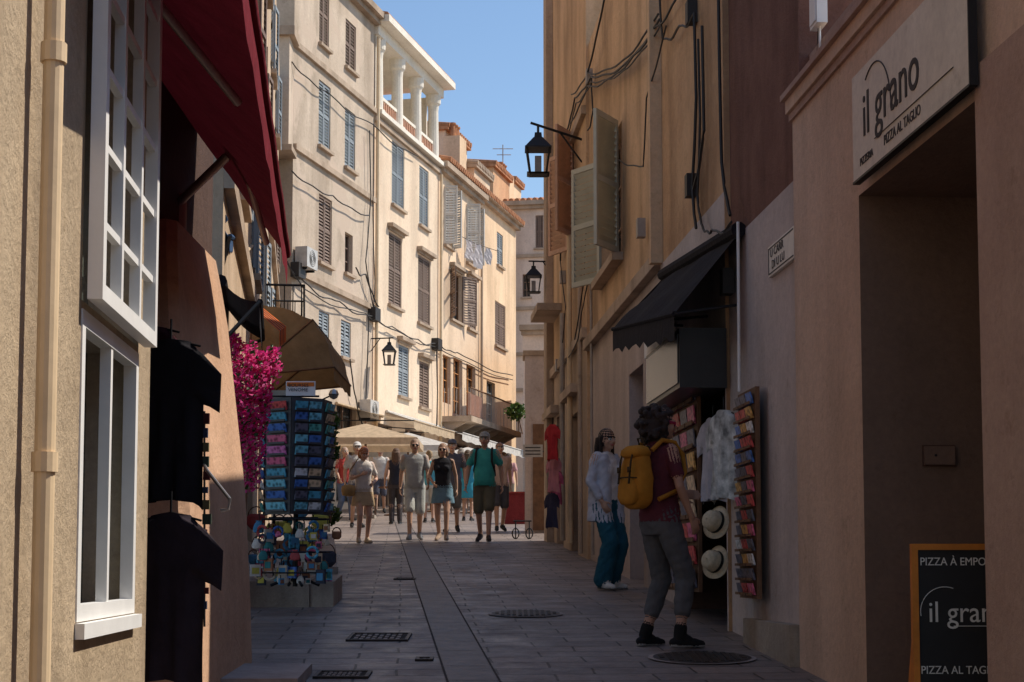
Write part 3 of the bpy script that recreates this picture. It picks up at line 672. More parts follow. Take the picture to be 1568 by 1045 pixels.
mb=MB(); mb.box(RR,15.2,16.2,.003,.16,RR.pix(1020,530,.1)[1],RR.pix(1020,500,.1)[1],white); mb.obj('wall_shop_sign')
ccol=[(.55,.10,.2),(.06,.3,.42),(.04,.13,.4),(.6,.42,.26),(.7,.66,.6),(.08,.35,.3),(.5,.05,.05),(.75,.33,.08),(.10,.10,.14),(.15,.45,.55),(.68,.16,.4)]
def cardmat(i,c):
    m,nt,b=newmat('postcard_%d'%i); v=tc(nt); n=N(nt,'ShaderNodeTexVoronoi',Scale=26.0); nt.links.new(v,n.inputs['Vector'])
    col=ramp(nt,n.outputs['Distance'],.12,tuple(x*.35 for x in c),.6,tuple(min(.85,x*1.4+.03) for x in c)); nt.links.new(col,b.inputs['Base Color']); b.inputs['Roughness'].default_value=.4
    b.inputs['Specular IOR Level'].default_value=.25
    return m
cards=[cardmat(i,c) for i,c in enumerate(ccol)]
def cardrack(mb,fr,u0,u1,z0,z1,o,nc,nr,frame,pal=None,depth=.03):
    mb.box(fr,u0-.02,u1+.02,o-.03,o,z0-.02,z1+.02,frame)
    cw=(u1-u0)/nc; ch=(z1-z0)/nr
    for i in range(nc):
        for j in range(nr):
            m=random.choice(pal or cards); a=u0+i*cw+cw*.06; zz=z0+j*ch; t=random.uniform(.0,.012)
            mb.hexa([fr.pt(a,o+.004,zz+ch*.08),fr.pt(a+cw*.88,o+.004,zz+ch*.08),fr.pt(a+cw*.88,o+depth*.6,zz+ch*.08),fr.pt(a,o+depth*.6,zz+ch*.08),
                     fr.pt(a,o+.02+t,zz+ch*.86),fr.pt(a+cw*.88,o+.02+t,zz+ch*.86),fr.pt(a+cw*.88,o+depth+t,zz+ch*.86),fr.pt(a,o+depth+t,zz+ch*.86)],m)
            mb.box(fr,a,a+cw*.88,o+depth*.5+.02,o+depth*.5+.028,zz+ch*.04,zz+ch*.22,frame)
mb=MB(); r=RR.rect(1124,1149,602,912,.1); cardrack(mb,RR,r[0],r[1],r[2],r[3],.06,3,14,wood,[cards[i] for i in (0,6,6,8,7,2,4,8,8)]); mb.obj('sunglasses_display_rack')
mb=MB(); u0,u1=ru(1072,750,.1),ru(1020,750,.1); zz0=gz(14)+.25; cardrack(mb,RR,u0,u1,zz0,zz0+1.75,.12,5,9,wood,[cards[i] for i in (6,3,8,7,4,0,8,8)])
mb.obj('postcard_wall_rack')
straw=simple('straw',(.62,.5,.34),.85,0,.15,40,.5)
def hat(px,py,d,name='straw_hat'):
    c=at(px,py,d); mb=MB(); seg=24; ax=Vector((-.75,-.6,.25)).normalized(); x=ax.cross(Vector((0,0,1))).normalized(); y=ax.cross(x)
    rows=[]
    for r_,h_ in ((.13,0.0),(.128,-.01),(.085,.0),(.08,.03),(.073,.08),(.055,.1),(.005,.105)):
        rows.append([c+ax*(h_+.012*math.sin(2*k*2*math.pi/seg)*(r_>.1))+(x*math.cos(k*2*math.pi/seg)+y*math.sin(k*2*math.pi/seg))*r_ for k in range(seg)])
    mb.grid(rows,straw,True)
    b=[[c+ax*h_+(x*math.cos(k*2*math.pi/seg)+y*math.sin(k*2*math.pi/seg))*r_ for k in range(seg)] for r_,h_ in ((.087,.004),(.084,.03))]
    mb.grid(b,black,True); mb.obj(name,smooth=True)
hat(1097,800,12.4); hat(1096,861,12.4)
shp=simple('shirt_print',(.5,.5,.48),.9,0,.7,9,.4)
tshirt('hanging_patterned_shirt',at(1108,628,12.6),(.35,-.94,0),.55,.68,shp,5)
tshirt('hanging_patterned_shirt',at(1092,640,13.2),(.35,-.94,0),.55,.66,cloth('shirt_pale',(.5,.47,.5)),6)
for k,(x,y,cc) in enumerate(((846,650,(.5,.04,.05)),(848,700,(.6,.25,.3)),(845,755,(.05,.05,.1)),(851,720,(.5,.12,.25)))):
    tshirt('hanging_garment',at(x,y,23.5+k*.3),(.5,-.86,0),.4,.5,cloth('garm%d'%k,cc),10+k)
mb=MB(); a=at(801,700,29.5); b=at(831,681,29.5); mb.box(WF,a.x,b.x,a.y,a.y+.03,a.z,b.z,simple('sign_grey',(.45,.44,.43),.6)); mb.tube([(b.x+.0,a.y+.01,a.z+.1),(b.x+.35,a.y+.01,a.z+.1)],.015,black,5)
for k in range(3): mb.box(WF,a.x+.04,b.x-.04,a.y-.006,a.y-.001,a.z+.04+k*.06,a.z+.06+k*.06,ink)
mb.obj('projecting_shop_sign')
mb=MB(); a=at(804,600,31.5); mb.box(WF,a.x,a.x+1.6,31.5,32.3,gz(31),at(804,545,31.5).z,mMau); mb.box(WF,a.x-.04,a.x+1.64,31.46,32.34,at(804,545,31.5).z+.003,at(804,545,31.5).z+.1,trim)
mb.box(WF,a.x+.15,a.x+.45,31.45,31.497,gz(31.5)+.05,gz(31.5)+2.1,wood); mb.obj('garden_wall_with_door')
mb=MB()
c=gp(800,826)
for dx in (-.12,.12):
    mb.tube([(c.x+dx+.06*math.cos(t),c.y,gz(c.y)+.1+.09*math.sin(t)) for t in [k*math.pi/6 for k in range(13)]],.012,black,5)
    mb.tube([(c.x+dx,c.y,gz(c.y)),(c.x+dx,c.y,gz(c.y)+.32)],.012,black,5)
mb.tube([(c.x-.16,c.y,gz(c.y)+.32),(c.x+.16,c.y,gz(c.y)+.32)],.014,black,5); mb.obj('iron_plant_stand')
mb=MB(); a=at(772,756,36); mb.box(WF,a.x,a.x+.5,36,36.8,gz(36),a.z,cloth('stall_red',(.2,.03,.03))); mb.box(WF,a.x-.04,a.x+.54,35.96,36.84,a.z+.003,a.z+.04,cloth('stall_red2',(.28,.05,.04))); mb.obj('red_market_stall')
# ------------------------------------------------------------ foliage
def leaves(name,blobs,n,mats,size,seed=1,parent=None,stems=None):
    rnd=random.Random(seed); mb=MB()
    tot=sum(b[2] for b in blobs)
    for b in blobs:
        c,r=Vector(b[0]),b[1]
        for i in range(int(n*b[2]/tot)):
            while True:
                v=Vector((rnd.uniform(-1,1),rnd.uniform(-1,1),rnd.uniform(-1,1)))
                if .25<v.length<1: break
            if rnd.random()<.35: v=v.normalized()*rnd.uniform(.85,1.25)
            p=c+Vector((v.x*r[0],v.y*r[1],v.z*r[2]))
            s=size*rnd.uniform(.6,1.3); a=Vector((rnd.gauss(0,1),rnd.gauss(0,1),rnd.gauss(0,1))).normalized(); t=a.orthogonal().normalized(); q=a.cross(t)
            mb.face([p-t*s,p-q*s*.55+a*s*.15,p+t*s,p+q*s*.55+a*s*.15],rnd.choice(mats))
    if stems:
        for st in stems: mb.tube(st,.012,wood,5,.005)
    return mb.obj(name,recalc=False)
pk=[simple('bract_a',(.85,.04,.27),.6,0,.2,20,0,.45),simple('bract_b',(.75,.02,.2),.6,0,.2,20,0,.45),simple('bract_c',(.88,.12,.38),.6,0,.2,20,0,.45),simple('bract_a',(.8,.03,.25)),simple('leaf_dark',(.04,.09,.02),.5,0,.3,20,0,.2)]
gr=[simple('leaf_a',(.07,.13,.02),.5,0,.3,20,0,.3),simple('leaf_b',(.04,.09,.02),.5,0,.3,20,0,.3),simple('leaf_c',(.12,.17,.03),.5,0,.3,20,0,.3)]
D0=13.2
BL=[(at(372,548,D0),(.14,.2,.13),3),(at(402,562,D0),(.14,.2,.11),3),(at(418,545,D0),(.06,.1,.07),1),(at(380,590,D0),(.20,.25,.16),5),(at(378,640,D0),(.16,.25,.16),4),(at(380,690,D0),(.12,.2,.16),3),(at(386,735,D0),(.07,.15,.10),1),(at(356,522,D0),(.06,.1,.06),1),(at(404,610,D0),(.06,.1,.12),1.5),(at(366,620,D0),(.1,.2,.22),2),(at(424,560,D0),(.04,.06,.04),.3),(at(392,655,D0),(.08,.1,.08),.8)]
leaves('bougainvillea',BL,4000,pk,.022,3,stems=[[at(372,900,D0),at(375,800,D0),at(380,700,D0),at(385,600,D0),at(405,560,D0)],[at(372,900,D0),at(366,760,D0),at(372,620,D0),at(362,530,D0)]])
leaves('climbing_plant',[(at(507,650,17),(.07,.15,.14),2),(at(508,690,17),(.06,.1,.1),1),(at(505,730,17),(.04,.1,.14),1)],500,gr,.035,4,stems=[[at(506,800,17),at(506,700,17),at(508,640,17)]])
leaves('potted_shrub',[(at(508,790,20),(.1,.1,.12),1)],250,gr,.03,5)
leaves('balcony_plant',[(at(790,630,29),(.16,.16,.14),1)],350,gr,.045,6,stems=[[at(800,665,29),at(792,630,29)]])
mb=MB(); a=gp(396,931); b=gp(510,931)
def gbox(mb,P,h0,h1,m): mb.hexa([(x,y,gz(y)+h0) for x,y in P]+[(x,y,gz(y)+h1) for x,y in P],m)
gran=plaster('granite_block',(.55,.45,.37),(.44,.36,.3),.2,4,.8)
gbox(mb,[(a.x-.5,a.y),(b.x-.22,b.y),(b.x-.22,b.y+1.0),(a.x-.5,a.y+1.0)],-.05,.24,gran)
gbox(mb,[(b.x-.215,b.y+.02),(b.x,b.y+.02),(b.x-.02,b.y+1.0),(b.x-.215,b.y+1.0)],-.05,.235,gran)
mb.obj('stone_planter_step')
mb=MB(); gbox(mb,[(b.x-.5,16.2),(b.x-.08,16.2),(-2.62,24),(-3.1,24)],-.05,.30,gran); mb.obj('low_stone_wall')
er=MB(); py=14.4; rc=at(452,885,py); rc.z=gz(py)+.24
post=black
er.tube([(rc.x,py,rc.z),(rc.x,py,rc.z+1.75)],.022,post,8)
for k in range(4):
    t=k*math.pi/2+.4; er.tube([(rc.x,py,rc.z+.1),(rc.x+.22*math.cos(t),py+.22*math.sin(t),rc.z+.01)],.014,post,6)
pa=[cards[i] for i in (0,10,1,9,2,6,0,10)]; pb=[cards[i] for i in (1,2,9,8,5,2,9,4,3)]
zt=at(450,615,py).z; z0=at(450,785,py).z
rf=simple('rack_dark_frame',(.08,.08,.085),.5,.3)
def panel(xa,ya,xb,yb,nc,pal,flip=1):
    f=Fr((xa,ya),(xb,yb),flip); cardrack(er,f,0,f.L,z0,zt,.03,nc,10,rf,pal)
xl,xm,xr=at(414,700,py).x,at(450,700,py).x,at(489,700,py).x
panel(xl,py-.02,xm-.005,py-.16,1,pa); panel(xm+.005,py-.16,xr,py-.02,2,pb); panel(xl-.06,py+.2,xl-.01,py,1,pb)
panel(xr+.01,py,xr+.05,py+.22,2,pb)
er.box(WF,xl,xr,py+.02,py+.04,z0,zt,black)
er.tube([(xl,py-.05,z0-.05),(xr,py-.05,z0-.05)],.01,post,5); er.tube([(xl,py-.05,zt+.04),(xr,py-.05,zt+.04)],.01,post,5)
rnd=random.Random(11)
ito=[cloth('item%d'%i,c) for i,c in enumerate([(.6,.5,.38),(.1,.3,.5),(.5,.1,.1),(.6,.5,.1),(.05,.2,.2),(.7,.65,.58),(.35,.15,.08),(.06,.06,.08)])]
def trinket(mb,c,s,m,k):
    t=rnd.uniform(-.8,.8); f=Fr((c.x,c.y),(c.x+math.cos(t),c.y+math.sin(t)),1)
    if k%3==0:
        mb.lathe(c,[(s*.3,-s*1.1),(s*.9,-s*.9),(s,-s*.3),(s*.7,s*.5),(s*.45,s*.7),(s*.6,s*.95)],m,10,.35)
    elif k%3==1:
        mb.box(f,-s,s,0,.02,c.z-s*1.2,c.z+s*1.1,m); mb.box(f,-s*.7,s*.7,.021,.025,c.z-s*.7,c.z+s*.5,rnd.choice(ito))
    else:
        mb.tube([f.pt(s*math.cos(a),0,c.z+s*math.sin(a)) for a in [j*math.pi/6 for j in range(13)]],s*.28,m,6)
    mb.tube([c+Vector((0,0,s*.7)),c+Vector((0,0,s*2.2))],.004,black,4)
for k in range(85):
    x=rnd.uniform(at(402,0,py).x,at(512,0,py).x); z=rnd.uniform(rc.z+.04,z0-.08); y=py+rnd.uniform(-.2,.15); s=rnd.uniform(.022,.055)
    trinket(er,Vector((x,y,z)),s,rnd.choice(ito+cards[:4]),k)
for zz in (rc.z+.12,rc.z+.3,z0-.06): er.tube([(rc.x+.3*math.cos(k*math.pi/8),py+.22*math.sin(k*math.pi/8),zz) for k in range(17)],.007,post,5)
er.obj('rotating_postcard_rack',recalc=False)
mb=MB()
for k in range(30):
    c=Vector((rnd.uniform(at(400,0,15.3).x,at(520,0,15.3).x),15.1+rnd.uniform(0,.6),gz(15.3)+.3+rnd.uniform(0,.6))); s=rnd.uniform(.04,.09)
    mb.lathe(c,[(s*.5,-s),(s,-s*.5),(s,.4*s),(s*.7,s*.7)],rnd.choice(ito),12,.5)
    mb.tube([c+Vector((s*.9*math.cos(t),0,s*.4+s*1.1*math.sin(t))) for t in [k2*math.pi/8 for k2 in range(9)]],.006,wood,4)
mb.obj('souvenir_baskets')
es2=empty('exchange_sign'); mb=MB(); a=at(440,608,py); b=at(485,586,py); mb.box(WF,a.x,b.x,py-.1,py-.085,a.z,b.z,white); mb.box(WF,a.x+.01,b.x-.01,py-.106,py-.101,b.z-.045,b.z-.01,simple('sign_orange',(.7,.18,.02),.6))
mb.tube([((a.x+b.x)/2,py-.08,a.z),((a.x+b.x)/2,py-.08,a.z-.1)],.01,black,5); mb.obj('panel',es2)
text('BOURSES\nVENOME',.04,(a.x+.02,py-.108,b.z-.05),(1,0,0),(0,0,1),ink,'lettering',es2,1.1,.001)
mb=MB(); a=at(404,612,15.2); b=at(440,598,15.2); mb.box(WF,a.x,b.x,15.2,15.22,a.z,b.z,simple('sign_cream2',(.6,.52,.4),.6)); mb.tube([((a.x+b.x)/2,15.21,a.z),((a.x+b.x)/2,15.21,gz(15.2)+.2)],.012,black,5); mb.obj('small_wooden_sign')
mb=MB(); c=at(511,604,15.5); mb.lathe(c,[(.005,-.05),(.035,-.035),(.05,0),(.035,.035),(.005,.05)],simple('steel',(.5,.48,.46),.3,.8),14); mb.tube([c,c+Vector((-.25,.1,-.1))],.008,black,5); mb.obj('security_camera')
tan=cloth('awning_tan',(.34,.235,.13),.3); tan2=cloth('awning_tan_light',(.6,.46,.31),.3)
mb=MB(); C=at(398,590,18.2); rows=[]
for i in range(11):
    ph=math.radians(4+84*i/10); R=.93
    row=[]
    for k in range(9):
        t=k/8; sag=1-.035*math.sin(math.pi*((i%2.5)/2.5))
        row.append(C+Vector((math.cos(ph)**.8*R*sag,-.9+1.8*t,math.sin(ph)**.8*R*.84*sag)))
    rows.append(row)
mb.grid(rows,tan)
for side in (0,8):
    for i in range(10): mb.face([C+Vector((0,-.9 if side==0 else .9,0)),rows[i][side],rows[i+1][side]],tan)
mb.grid([[p,p-Vector((0,0,.13+.02*(k%2)))] for k,p in enumerate(rows[0])],tan)
for i in (0,5,10):
    for side in (0,8): mb.tube([C+Vector((0,-.9 if side==0 else .9,0)),rows[i][side]],.012,wood,5)
    mb.tube([r for r in rows[i]],.012,wood,5)
mb.obj('tan_hood_awning',recalc=False)
def flatawning(name,P,m,val=.15,n=10,sag=.05):
    mb=MB(); b0,b1,f0,f1=[Vector(p) for p in P]; rows=[]
    for i in range(n+1):
        t=i/n; b=b0.lerp(b1,t); f=f0.lerp(f1,t); rows.append([b.lerp(f,k/6)-Vector((0,0,sag*math.sin(math.pi*k/6))) for k in range(7)])
    mb.grid(rows,m); mb.grid([[r[-1],r[-1]-Vector((0,0,val*(.9+.15*(i%2))))] for i,r in enumerate(rows)],m)
    mb.tube([f0,f1],.025,m,6); mb.tube([b0,b1],.05,m,8)
    for a,b in ((b0,f0),(b1,f1)): mb.tube([a-Vector((0,0,.5)),b],.018,black,5)
    mb.obj(name,recalc=False)
flatawning('black_shop_awning',[at(338,430,12.6),at(346,470,16),at(398,462,12.8),at(402,520,15.8)],ab,.18)
mb=MB(); oc=cloth('awning_orange',(.7,.16,.03),.3); dk=cloth('awning_dark_stripe',(.06,.04,.04),.2)
P=[at(385,470,16.0),at(398,468,17.0),at(428,508,16.0),at(438,500,17.0)]
for i in range(9):
    a,b=i/9,(i+1)/9; q=[P[0].lerp(P[1],a),P[0].lerp(P[1],b),P[2].lerp(P[3],b),P[2].lerp(P[3],a)]; m=oc if i%2==0 else dk
    mb.face(q,m); mb.face([q[3],q[2],q[2]-Vector((0,0,.16)),q[3]-Vector((0,0,.16))],m)
mb.obj('orange_striped_awning',recalc=False)
flatawning('small_tan_awning',[at(352,352,20),at(360,330,24),at(378,385,20),at(392,370,24)],tan2,.2)
flatawning('small_blue_awning',[at(340,335,15),at(345,340,17),at(352,362,15),at(358,365,17)],cloth('awning_blue',(.05,.1,.2),.1),.15)
wa=cloth('awning_white',(.72,.68,.62),.3)
def FLp(px,py_,o): q=FL.pix(px,py_,o); return FL.pt(q[0],o,q[1])
a=FLp(592,630,.05)
fz=a.z-.75; ua=FL.pix(592,630,.05)[0]
b=FL.pt(ua+9.5,.05,a.z)
flatawning('cafe_white_awning',[a,b,FL.pt(ua-.2,2.6,fz),FL.pt(ua+9.4,2.6,fz)],wa,.25,18)
flatawning('cafe_tan_awning',[FL.pt(FL.pix(515,640,.05)[0],.05,a.z-.2),FL.pt(ua-.4,.05,a.z-.2),FL.pt(FL.pix(515,640,.05)[0],2.4,a.z-.75),FL.pt(ua-.4,2.4,a.z-.75)],tan2,.25,12)
def parasol(px,py_,d,w,m,name='market_parasol'):
    mb=MB(); c=at(px,py_,d); g=gz(d); zc_=c.z; e=[Vector((c.x+x*w,d+y*w,zc_-.35)) for x,y in ((-1,-1),(1,-1),(1,1),(-1,1))]
    for i in range(4):
        a,b=e[i],e[(i+1)%4]; mb.face([Vector((c.x,d,zc_+.1)),a,b],m); mb.face([a,b,b-Vector((0,0,.16)),a-Vector((0,0,.16))],m); mb.tube([Vector((c.x,d,zc_)),a-Vector((0,0,.03))],.015,wood,5)
    mb.tube([(c.x,d,g),(c.x,d,zc_+.15)],.03,wood,8); mb.box(WF,c.x-.25,c.x+.25,d-.25,d+.25,g,g+.08,stone); mb.obj(name,recalc=False)
parasol(560,655,40,1.35,tan2); parasol(625,668,46,1.3,wa); parasol(716,690,48,1.3,wa)
for (px,d) in ((600,42),(660,45),(715,44)):
    c=at(px,770,d); g=gz(d); mb=MB(); mb.lathe((c.x,d,g),[(.2,0),(.2,.03),(.03,.06),(.03,.7),(.35,.71),(.35,.74)],wood,16); 
    for s in (-1,1):
        x=c.x+s*.6; mb.box(WF,x-.2,x+.2,d-.2,d+.2,g+.43,g+.46,wood); mb.box(WF,x+s*.18,x+s*.2,d-.2,d+.2,g+.46,g+.9,wood)
        for dx in (-.18,.18):
            for dy in (-.18,.18): mb.tube([(x+dx,d+dy,g),(x+dx,d+dy,g+.43)],.015,wood,5)
    mb.obj('bistro_table_set')
# ------------------------------------------------------------ people
class Body:
    def __init__(s,step=.012): s.v=[];s.f=[];s.t=[];s.step=step;s.M=Matrix.Identity(4)
    def add(s,rows,tag):
        i=len(s.v); n=len(rows[0])
        for r in rows:
            for p in r: s.v.append(s.M@Vector(p)); s.t.append(tag)
        for a in range(len(rows)-1):
            for b in range(n): c=(b+1)%n; s.f.append((i+a*n+b,i+a*n+c,i+(a+1)*n+c,i+(a+1)*n+b))
        s.f.append(tuple(i+k for k in range(n))[::-1]); s.f.append(tuple(i+(len(rows)-1)*n+k for k in range(n)))
    def cone(s,a,b,ra,rb,tag,ax=None,fy=1.0,seg=14):
        a,b=Vector(a),Vector(b); z=(b-a); L=z.length
        if L<1e-5: z=Vector((0,0,1)) 
        else: z=z/L
        if ax is None: y=z.orthogonal().normalized()
        else: y=(Vector(ax)-z*Vector(ax).dot(z)).normalized()
        x=y.cross(z); pr=[]
        for k in range(5): th=math.pi/2*(k+.15)/5.15; pr.append((-ra*math.cos(th),ra*math.sin(th)))
        n=max(2,int(L/s.step))
        for k in range(n+1): pr.append((L*k/n,ra+(rb-ra)*k/n))
        for k in range(4,-1,-1): th=math.pi/2*(k+.15)/5.15; pr.append((L+rb*math.cos(th),rb*math.sin(th)))
        s.add([[a+z*h+x*r*math.cos(t)+y*r*fy*math.sin(t) for t in [2*math.pi*j/seg for j in range(seg)]] for h,r in pr],tag)
    def ball(s,c,r,tag,seg=16):
        c=Vector(c); n=10; rows=[]
        for k in range(n+1):
            ph=-math.pi/2+math.pi*(k+.1)/(n+.2); rows.append([c+Vector((r[0]*math.cos(ph)*math.cos(t),r[1]*math.cos(ph)*math.sin(t),r[2]*math.sin(ph))) for t in [2*math.pi*j/seg for j in range(seg)]])
        s.add(rows,tag)
    def loft(s,secs,tag,seg=28):
        out=[]
        for A,B in zip(secs,secs[1:]):
            n=max(1,int(abs(B[2]-A[2])/s.step))
            for k in range(n): out.append([A[i]+(B[i]-A[i])*k/n for i in range(5)])
        out.append(list(secs[-1]))
        s.add([[Vector((q[0]+q[3]*math.copysign(abs(math.cos(t))**.85,math.cos(t)),q[1]+q[4]*math.copysign(abs(math.sin(t))**.85,math.sin(t)),q[2])) for t in [2*math.pi*j/seg for j in range(seg)]] for q in out],tag)
def ik(h,a,l1,l2,fwd):
    h,a=Vector(h),Vector(a); d=a-h; D=min(d.length,l1+l2-.003); dn=d.normalized(); a=h+dn*D
    c=(l1*l1-l2*l2+D*D)/(2*D); hh=math.sqrt(max(0,l1*l1-c*c)); f=(Vector(fwd)-dn*Vector(fwd).dot(dn)).normalized()
    return h+dn*c+f*hh,a
def person(name,px,d,face,H,col,feet=((.09,.0),(-.09,.0)),arms=None,male=True,legs='shorts',sleeve='short',hair='short',hat_=None,head=(0,0),
           vox=.011,hem=.88,skirt=None,belly=0,toe=(0,0),sunglasses=False,openshirt=False):
    B=Body(.010 if vox<.01 else .02); sw=.185 if male else .16; k=1.0 if male else .9
    hz=.90; skin='skin'
    for sd,(fx,fy),tl in ((1,feet[0],toe[0]),(-1,feet[1],toe[1])):
        hip=(sd*.085,0,hz); ank=Vector((fx,fy-.0,.085+tl*.10)); kn,ank=ik(hip,ank,.43,.42,(0,1,0)); hip=Vector(hip)
        sh=ank-kn
        B.cone(hip,kn,.082*k+.004,.054,skin); B.cone(kn,ank,.052,.034,skin); B.cone(kn+sh*.18+Vector((0,-.012,0)),kn+sh*.45+Vector((0,-.012,0)),.05,.04,skin)
        if legs=='shorts':
            e_=hip.lerp(kn,.92); B.cone(hip,e_,.1,.088,'bottom')
        elif legs=='short_shorts':
            e_=hip.lerp(kn,.38); B.cone(hip,e_,.098,.095,'bottom')
        elif legs=='trousers':
            B.cone(hip,kn,.1,.072,'bottom'); B.cone(kn,ank+Vector((0,0,.0)),.072,.058,'bottom')
        elif legs=='wide':
            B.cone(hip,kn,.105,.095,'bottom'); B.cone(kn,ank+Vector((0,0,.02)),.095,.10,'bottom')
        elif legs=='capri':
            B.cone(hip,kn,.10,.072,'bottom'); B.cone(kn,kn+sh*.58,.072,.062,'bottom'); B.cone(kn+sh*.16+Vector((0,-.012,0)),kn+sh*.42+Vector((0,-.014,0)),.064,.056,'bottom')
            B.cone(kn+sh*.86,ank,.047,.046,'sock',None,1.0,20)
        rz=math.radians(tl*30)
        fd=Vector((sd*.18,1,0)).normalized(); up=Vector((0,0,1))
        if tl: fd=(fd*math.cos(rz)-up*math.sin(rz)).normalized()
        heel=ank-fd*.045-Vector((0,0,.045)); ballp=ank+fd*.115-Vector((0,0,.052)); toe_=ank+fd*.165-Vector((0,0,.056))
        st='shoe'
        B.cone(heel,ballp,.038,.043,st,up,.85); B.cone(ballp,toe_,.043,.034,st,up,.75); B.cone(ank-Vector((0,0,.01)),ank+fd*.07-Vector((0,0,.035)),.042,.036,st)
        B.cone(heel-Vector((0,0,.025)),toe_-Vector((0,0,.018)),.036,.036,'sole',up,.35)
    bw=belly
    B.loft([(0,0,.80,.13,.10),(0,0,.88,.165*(.98 if male else 1.02),.12),(0,0,.96,.16,.115),(0,0,1.03,.145*k+.005,.105)],'bottom')
    fm=1 if male else .92
    T=[(0,0,hem,.172,.126+bw*.6),(0,bw*.4,.96,.165,.125+bw),(0,bw*.5,1.06,.150*fm+bw*.3,.118+bw),(0,bw*.3,1.18,.155*fm,.118+bw*.6),(0,.0,1.30,.175*fm,.122),(0,-.005,1.38,.175*fm,.108),(0,-.01,1.43,.14*k,.082),(0,-.01,1.465,.075,.06)]
    B.loft(T,'top')
    if not male: 
        for sd in (1,-1): B.ball((sd*.07,.095,1.27),(.06,.05,.058),'top')
    B.cone((0,-.01,1.43),(0,.012,1.53),.052 if male else .044,.05 if male else .043,skin)
    arms=arms or {}
    for sd,key in ((1,'R'),(-1,'L')):
        el,wr=arms.get(key,((.235,-.03,1.13),(.25,.06,.90))); sho=Vector((sd*sw,-.005,1.40)); el=Vector((sd*el[0],el[1],el[2])); wr=Vector((sd*wr[0],wr[1],wr[2]))
        l1=.27;l2=.245; el=sho+(el-sho).normalized()*l1; wr=el+(wr-el).normalized()*l2
        B.cone(sho,el,.05 if male else .043,.038 if male else .032,skin); B.cone(el,el.lerp(wr,.35),.038 if male else .032,.037 if male else .031,skin); B.cone(el.lerp(wr,.35),wr,.037 if male else .031,.025 if male else .022,skin)
        if sleeve=='short': B.cone(sho-Vector((sd*.02,0,0)),sho.lerp(el,.62),.064 if male else .055,.06 if male else .052,'top')
        elif sleeve=='long':
            B.cone(sho-Vector((sd*.02,0,0)),el,.066,.054,'over'); B.cone(el,el.lerp(wr,.75),.054,.046,'over')
        else: B.cone(sho-Vector((sd*.05,0,0)),sho-Vector((sd*.02,0,0)),.05,.05,'top')
        dr=(wr-el).normalized(); pn=Vector((-sd,0,0)); pn=(pn-dr*pn.dot(dr)).normalized() if abs(pn.dot(dr))<.95 else Vector((0,0,-1)); sdv=dr.cross(pn).normalized()
        if sdv.y<0 and abs(sdv.y)>.3: sdv=-sdv
        hs=1.0 if male else .92
        B.cone(wr-dr*.01,wr+dr*.075*hs,.027*hs,.04*hs,skin,pn,.42)
        for i,(off,ln) in enumerate(((.031,.07),(.010,.08),(-.011,.075),(-.031,.058))):
            b0=wr+dr*.088*hs+sdv*off*hs; b1=b0+(dr*.9+pn*.3).normalized()*ln*.5*hs; b2=b1+(dr*.65+pn*.75).normalized()*ln*.5*hs
            B.cone(b0-dr*.02,b1,.0098,.009,skin,seg=8); B.cone(b1,b2,.009,.0075,skin,seg=8)
        t0=wr+dr*.03+sdv*.028; t1=t0+(dr*.6+sdv*.7+pn*.3).normalized()*.04; t2=t1+(dr*.9+sdv*.2+pn*.3).normalized()*.03
        B.cone(t0,t1,.0125,.011,skin,seg=8); B.cone(t1,t2,.011,.009,skin,seg=8)
    hc=Vector((0,.02,1.60)); piv=Vector((0,0,1.50))
    B.M=Matrix.Translation(piv)@Matrix.Rotation(math.radians(head[0]),4,'Z')@Matrix.Rotation(math.radians(head[1]),4,'X')@Matrix.Translation(-piv)
    B.ball(hc+Vector((0,-.01,.02)),(.074,.092,.092),skin); B.ball(hc+Vector((0,.025,-.035)),(.058,.065,.075),skin); B.ball(hc+Vector((0,.062,-.085)),(.028,.025,.02),skin)
    B.cone(hc+Vector((0,.085,.012)),hc+Vector((0,.108,-.022)),.010,.015,skin,seg=8)
    for sd in (1,-1):
        B.ball(hc+Vector((sd*.074,-.002,-.005)),(.012,.02,.032),skin,10)
        B.cone(hc+Vector((sd*.016,.083,.028)),hc+Vector((sd*.045,.074,.028)),.009,.008,'hair' if not sunglasses else skin,seg=8)
        if sunglasses: B.ball(hc+Vector((sd*.03,.086,.005)),(.026,.014,.019),'glasses',10)
        else:
            B.ball(hc+Vector((sd*.03,.079,.006)),(.0135,.010,.008),'eyewhite',10); B.ball(hc+Vector((sd*.03,.087,.006)),(.006,.005,.006),'eye',8)
        B.ball(hc+Vector((sd*.04,.05,-.03)),(.024,.03,.028),skin,10)
    if sunglasses: 
        B.cone(hc+Vector((.03,.092,.008)),hc+Vector((-.03,.092,.008)),.006,.006,'glasses',seg=8)
        for sd in (1,-1): B.cone(hc+Vector((sd*.055,.075,.01)),hc+Vector((sd*.078,.0,.01)),.006,.006,'glasses',seg=8)
    B.cone(hc+Vector((.018,.092,-.053)),hc+Vector((-.018,.092,-.053)),.0075,.0075,'lips',seg=8)
    rnd=random.Random(px)
    B.ball(hc+Vector((0,-.022,.034)),(.083,.096,.092),'hair',20); B.ball(hc+Vector((0,-.05,-.01)),(.072,.062,.075),'hair')
    if hair=='bun': B.ball(hc+Vector((0,-.1,.08)),(.04,.04,.04),'hair')
    if hair=='long':
        B.loft([(0,-.075,1.30,.06,.02),(0,-.08,1.40,.09,.035),(0,-.065,1.52,.095,.055),(0,-.045,1.62,.088,.075)],'hair')
        for sd in (1,-1): B.cone((sd*.078,.01,1.62),(sd*.085,.02,1.42),.024,.018,'hair')
    if hair=='bob':
        B.loft([(0,-.05,1.49,.085,.055),(0,-.045,1.56,.098,.075),(0,-.03,1.64,.09,.088)],'hair')
